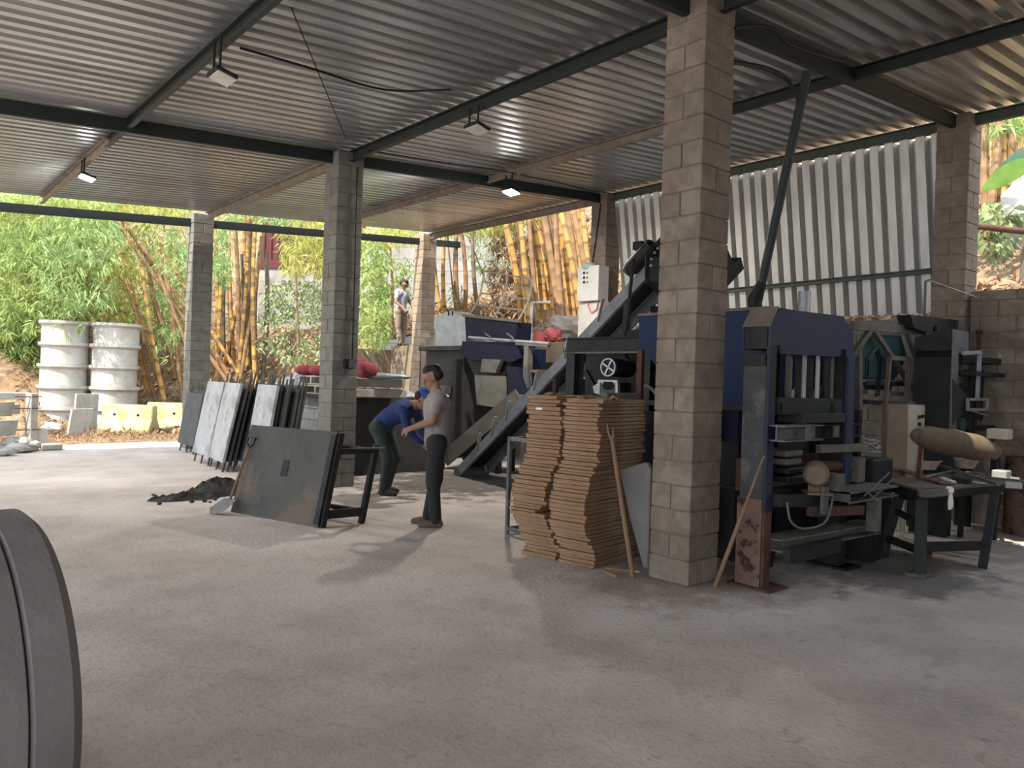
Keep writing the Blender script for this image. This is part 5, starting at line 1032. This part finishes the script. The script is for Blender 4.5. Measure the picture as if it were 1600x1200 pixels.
# ------------------------------------------------------------------ control box on the pillar
xf = X2-.28; t = lab_thing('control_box', (X2-.14, 10.2, 3.14), 'white control box with buttons on the pillar behind the conveyor', 'control box')
ya = AX(935, 440, xf).y; yb_ = AX(902, 440, xf).y; z1 = AX(910, 417, xf).z; z0 = AX(910, 471, xf).z
MB().box((xf, ya, z0), (X2-.002, yb_, z1)).build('body', mat('box_enamel', (.52, .51, .48), (.44, .43, .4), 5, .6), t, bevel=.006)
for i in range(3):
    for j in range(2):
        p = AX(913+j*5, 426.5+i*7.2, xf); MB().tube(p, p+Vector((-.015, 0, 0)), .026 if j == 0 else .014, n=10).build('button', DGREY, t)
q = AX(921, 415, xf+.1); tag(MB().ball((q.x, q.y, z1), (.13, .17, .09), 16, 10).build('hard_hat', mat('pale_teal_plastic', (.25, .34, .34), rough=.5), smooth=True), 'pale teal hard hat lying on top of the control box', 'hard hat')
xs_ = X2-.2; ya2 = AX(941, 500, xs_).y; yb2 = AX(903, 500, xs_).y
t = lab_thing('white_pedestal', (X2-.1, (ya2+yb2)/2, 0), 'whitewashed pedestal below the control box', 'pedestal'); MB().box((xs_, ya2, 2.36), (X2-.014, yb2, z0-.01)).build('pedestal', WHITEP, t, bevel=.01); MB().box((xs_-.02, ya2, 0), (X2-.014, yb2, 2.355)).build('pier', TANWALL, t, bevel=.01)
MB().path([(xs_-.02, ya2+.1, z0), (xs_-.03, ya2+.12, z0-.15), (xs_-.03, ya2+.25, z0-.22), (xs_-.02, ya2+.35, z0-.1), (xs_-.02, ya2+.36, z0)], .012, 6).build('loose_wires', REDP, t)
cable([(X2-.02, 10.28, z1), (X2-.015, 10.2, 4.3), (X2-.01, 10.1, 5.0)], .012, RUBBER, 'dark conduit running up the pillar from the control box')
# bits on the wall top
def onwall(px, py, X=10.8): p = AX(px, py, X); return p
p = onwall(882, 512, 11.05); p.z = 2.41; tag(MB().rock((p.x, p.y, 2.70), (.3, .55, .3), 21, 14, 9).build('grey_sack', mat('grey_sackcloth', (.26, .235, .21), (.21, .18, .16), 5, .9)), 'big grey sack on the wall beside the control box', 'sack')
p = onwall(863, 507); tag(MB().rock((p.x, p.y, 2.56), (.12, .26, .16), 22, 12, 8).build('red_cloth', REDP), 'crumpled red cloth on the wall left of the grey sack', 'cloth')
p = onwall(843, 526, 10.75); o = MB().lathe([(.001, 0), (.14, 0), (.16, .22), (.15, .22), (.13, .02), (.001, .02)], (0, 0, 0), n=20).build('red_bucket', REDP, smooth=True, loc=(0, 0, 0)); o.location = (10.79, p.y, 2.402); tag(o, 'small red bucket standing on the wall behind the mixer', 'bucket')
p = onwall(829, 530, 10.8); q = onwall(829, 473, 10.8); tag(MB().path([(10.8, p.y, 2.40), (10.8, p.y, q.z), (10.8, p.y-.55, q.z-.02)], .03, 8).build('white_pipe', mat('white_pvc', (.65, .65, .62), rough=.5), smooth=False), 'white bent pipe standing on the wall above the mixer', 'pipe')
# ================================================================== people
def capsules(segs, vox, name, m_, parent, it=4, smooth=True):
    b = MB()
    for (p, q, r0, r1) in segs:
        p = Vector(p); q = Vector(q); d = q-p; L_ = max(d.length, 1e-4); n = 3
        pts = []; rs = []; dn = d/L_
        for k in (-.95, -.75, -.4): pts.append(p+dn*r0*k); rs.append(r0*math.sqrt(max(.02, 1-k*k)))
        for k in range(n+1): pts.append(p+d*k/n); rs.append(r0+(r1-r0)*k/n)
        for k in (.4, .75, .95): pts.append(q+dn*r1*k); rs.append(r1*math.sqrt(1-k*k))
        b.path(pts, rs, 12)
    me = bpy.data.meshes.new(name+'_src'); off = wloc(parent)
    me.from_pydata([Vector(v)-off for v in b.v], [], b.f); o = bpy.data.objects.new(name+'_src', me); COL.objects.link(o)
    r_ = o.modifiers.new('r', 'REMESH'); r_.mode = 'VOXEL'; r_.voxel_size = vox
    s_ = o.modifiers.new('s', 'SMOOTH'); s_.factor = .5; s_.iterations = it
    dg = bpy.context.evaluated_depsgraph_get(); m2 = bpy.data.meshes.new_from_object(o.evaluated_get(dg)); m2.name = name
    bpy.data.objects.remove(o); m2.materials.clear(); m2.materials.append(m_)
    m2.polygons.foreach_set('use_smooth', [True]*len(m2.polygons))
    r = bpy.data.objects.new(name, m2); COL.objects.link(r); r.parent = parent; return r
def person(base, face, J, label, shirt, trousers, shoes, hairm, hat=None, sleeve=.55, s=1.0):
    """J: joints in the figure's own frame (x forward, y left, z up)"""
    base = Vector(base); fx = Vector((cos(face), sin(face), 0)); fy = Vector((-sin(face), cos(face), 0))
    W = lambda v: base+(fx*v[0]+fy*v[1])*s+Vector((0, 0, v[2]*s))
    t = thing('person', base, label, 'person')
    P = {k: W(v) for k, v in J.items()}
    hd = (Vector(J['head'])-Vector(J['neck'])).normalized(); look = Vector(J['look']).normalized(); up = (hd-look*hd.dot(look)).normalized(); sd = up.cross(look)
    H = lambda a, b_, c: W(Vector(J['head'])+look*a+sd*b_+up*c)
    mid = lambda a, b_, f: P[a].lerp(P[b_], f)
    seg = []
    # trunk
    seg += [(P['pelvis'], P['waist'], .125*s, .115*s), (P['waist'], P['chest'], .115*s, .135*s), (mid('hipL', 'pelvis', .0), mid('hipR', 'pelvis', 0), .105*s, .105*s), (P['chest'], P['neck'], .12*s, .065*s), (P['shL'], P['shR'], .062*s, .062*s), (mid('shL', 'chest', .4), mid('shR', 'chest', .4), .10*s, .10*s), (P['neck'], P['head'], .056*s, .05*s)]
    # head and face
    hs = [(H(-.02, 0, .06), H(.02, 0, .05), .092*s, .088*s), (H(.03, 0, .0), H(.055, 0, -.055), .068*s, .042*s), (H(.098, 0, .025), H(.118, 0, -.005), .010*s, .016*s), (H(.09, -.03, .045), H(.09, .03, .045), .016*s, .016*s), (H(.096, -.022, -.042), H(.096, .022, -.042), .010*s, .010*s), (H(.0, .09, .02), H(-.01, .098, -.02), .016*s, .010*s), (H(.0, -.09, .02), H(-.01, -.098, -.02), .016*s, .010*s)]
    seg += hs; arms = []; legs = []
    for sdn in 'LR':
        arms += [(P['sh'+sdn], P['el'+sdn], .054*s, .043*s)]; seg += arms[-1:]+[(P['el'+sdn], P['wr'+sdn], .042*s, .028*s)]
        legs += [(P['hip'+sdn], P['kn'+sdn], .088*s, .06*s), (P['kn'+sdn], P['an'+sdn], .06*s, .042*s)]
        ft = W(Vector(J['an'+sdn])+Vector((.14, 0, -.055))); seg += legs[-2:]+[(P['an'+sdn]+Vector((0, 0, -.04*s)), ft, .04*s, .035*s)]
        # hand: palm, four fingers, thumb
        wv = P['wr'+sdn]; fd = (wv-P['el'+sdn]).normalized(); hv = Vector(J.get('palm'+sdn, (0, 0, -1))); pn = (fx*hv.x+fy*hv.y+Vector((0, 0, hv.z))); pn = (pn-fd*pn.dot(fd)).normalized(); sv = fd.cross(pn)
        k0 = wv+fd*.09*s; seg += [(wv+sv*.012*s, k0+sv*.026*s, .022*s, .018*s), (wv-sv*.012*s, k0-sv*.026*s, .022*s, .018*s), (wv, k0, .022*s, .018*s)]
        for i, ln in enumerate((.066, .075, .072, .056)):
            r = k0+sv*(.032-.0215*i)*s; c1 = r+(fd*.8+pn*.45).normalized()*ln*.5*s; c2 = c1+(fd*.35+pn*.9).normalized()*ln*.5*s
            seg += [(r, c1, .0095*s, .0085*s), (c1, c2, .0085*s, .0075*s)]
        tb = wv+fd*.035*s+sv*.03*s; t1 = tb+(fd*.6+sv*.55+pn*.45).normalized()*.04*s; seg += [(tb, t1, .013*s, .011*s), (t1, t1+(fd*.8+pn*.4).normalized()*.03*s, .011*s, .009*s)]
    body = capsules(seg, .0085*s, 'body', SKIN, t, 3)
    # clothes
    g = .016*s; top = [(a, b_, r+g, q+g) for a, b_, r, q in [(P['pelvis'], P['waist'], .125*s, .118*s), (P['waist'], P['chest'], .118*s, .138*s), (P['shL'], P['shR'], .064*s, .064*s), (mid('shL', 'chest', .4), mid('shR', 'chest', .4), .103*s, .103*s), (P['chest'], mid('chest', 'neck', .65), .12*s, .062*s)]]
    for sdn in 'LR': top.append((P['sh'+sdn], mid('sh'+sdn, 'el'+sdn, sleeve if sleeve < 1 else 1), .064*s, .062*s)); 
    if sleeve >= 1:
        for sdn in 'LR': top.append((P['el'+sdn], mid('el'+sdn, 'wr'+sdn, .9), .055*s, .042*s))
    capsules(top, .013*s, 'shirt', shirt, t, 5)
    tr = [(P['hipL'], P['hipR'], .122*s, .122*s), (mid('pelvis', 'waist', .2), P['pelvis'], .135*s, .13*s)]
    for a, b_, r, q in legs: tr.append((a, b_ if b_ not in (P['anL'], P['anR']) else b_, r+.016*s, q+.024*s))
    capsules(tr, .013*s, 'trousers', trousers, t, 5)
    for sdn in 'LR':
        an = Vector(J['an'+sdn]); capsules([(W(an+Vector((-.04, 0, -.045))), W(an+Vector((.10, 0, -.05))), .044*s, .042*s), (W(an+Vector((.1, 0, -.052))), W(an+Vector((.16, 0, -.056))), .042*s, .034*s), (W(an+Vector((-.02, 0, .0))), W(an+Vector((-.02, 0, -.04))), .048*s, .045*s)], .01*s, 'shoe', shoes, t, 3)
    capsules([(H(-.035, 0, .085), H(.02, 0, .105), .09*s, .075*s), (H(-.05, -.03, .05), H(-.05, .03, .05), .075*s, .075*s)], .009*s, 'hair', hairm, t, 3)
    b = MB()
    for q in (-.032, .032): b.ball(H(.093, q, .022), .013*s, 10, 7)
    b.build('eyes', mat('eye', (.05, .035, .03), rough=.3), body, smooth=True)
    if hat: capsules([(H(-.03, 0, .11), H(.02, 0, .115), .095*s, .09*s), (H(.08, -.03, .085), H(.16, 0, .07), .02*s, .012*s), (H(.08, .03, .085), H(.16, 0, .07), .02*s, .012*s)], .009*s, 'cap', hat, t, 3)
    return t
HAIR = mat('dark_hair', (.015, .012, .01), rough=.7)
toL = math.atan2(-RH.y, -RH.x); toR = math.atan2(RH.y, RH.x)
stand = dict(pelvis=(0, 0, .93), waist=(.0, 0, 1.08), chest=(.01, 0, 1.30), neck=(.02, 0, 1.47), head=(.05, 0, 1.59), look=(1, 0, -.35), shL=(0, .17, 1.41), shR=(0, -.17, 1.41), elL=(.06, .22, 1.15), elR=(.05, -.22, 1.14), wrL=(.28, .12, 1.06), wrR=(.27, -.14, 1.05), palmL=(0, -.6, -.8), palmR=(0, .6, -.8), hipL=(0, .09, .90), hipR=(0, -.09, .90), knL=(.03, .10, .49), knR=(-.01, -.10, .49), anL=(-.01, .12, .085), anR=(.06, -.11, .085))
pb = AG(682, 822)
person(pb+Vector((0, .05, 0)), toL+.15, stand, 'person standing in profile in a grey T-shirt and black trousers, hands held in front', mat('grey_shirt', (.26, .235, .22), (.2, .18, .165), 8, .9), mat('black_trousers', (.02, .02, .022), rough=.9), mat('brown_boot', (.12, .085, .06), rough=.8), HAIR, s=1.0)
bend = dict(pelvis=(-.16, 0, .90), waist=(-.05, 0, 1.01), chest=(.16, 0, 1.12), neck=(.31, 0, 1.19), head=(.41, 0, 1.24), look=(.75, 0, -.65), shL=(.25, .18, 1.13), shR=(.25, -.18, 1.13), elL=(.33, .22, .84), elR=(.35, -.22, .86), wrL=(.50, .12, .68), wrR=(.52, -.12, .70), palmL=(0, -.7, -.5), palmR=(0, .7, -.5), hipL=(-.16, .10, .87), hipR=(-.16, -.10, .87), knL=(-.02, .13, .48), knR=(.02, -.13, .48), anL=(-.14, .14, .085), anR=(-.02, -.14, .085))
pb = AG(610, 772)
person(pb, toR-.35, bend, 'person in a dark blue top and dark green trousers bending forward behind the standing one', mat('blue_shirt', (.02, .035, .12), (.015, .025, .08), 8, .9), mat('green_trousers', (.03, .045, .038), rough=.9), mat('dark_boot', (.04, .035, .03), rough=.8), HAIR, hat=mat('blue_cap', (.03, .06, .2), rough=.8), sleeve=1.0, s=1.04)
st3 = dict(stand); st3.update(look=(1, .1, -.5), wrL=(.30, .16, .98), wrR=(.24, -.2, .95), elL=(.1, .24, 1.16), elR=(.02, -.26, 1.13))
pz = AX(632, 545, 10.45); 
person((10.79, pz.y+.75, 2.402), toR-.5, st3, 'person in a pale blue-grey shirt standing on the platform wall by the tan pillar', mat('pale_shirt', (.34, .36, .42), (.28, .29, .34), 8, .9), mat('tan_trousers', (.22, .18, .14), rough=.9), mat('dark_boot', (.04, .035, .03)), HAIR, s=1.0)
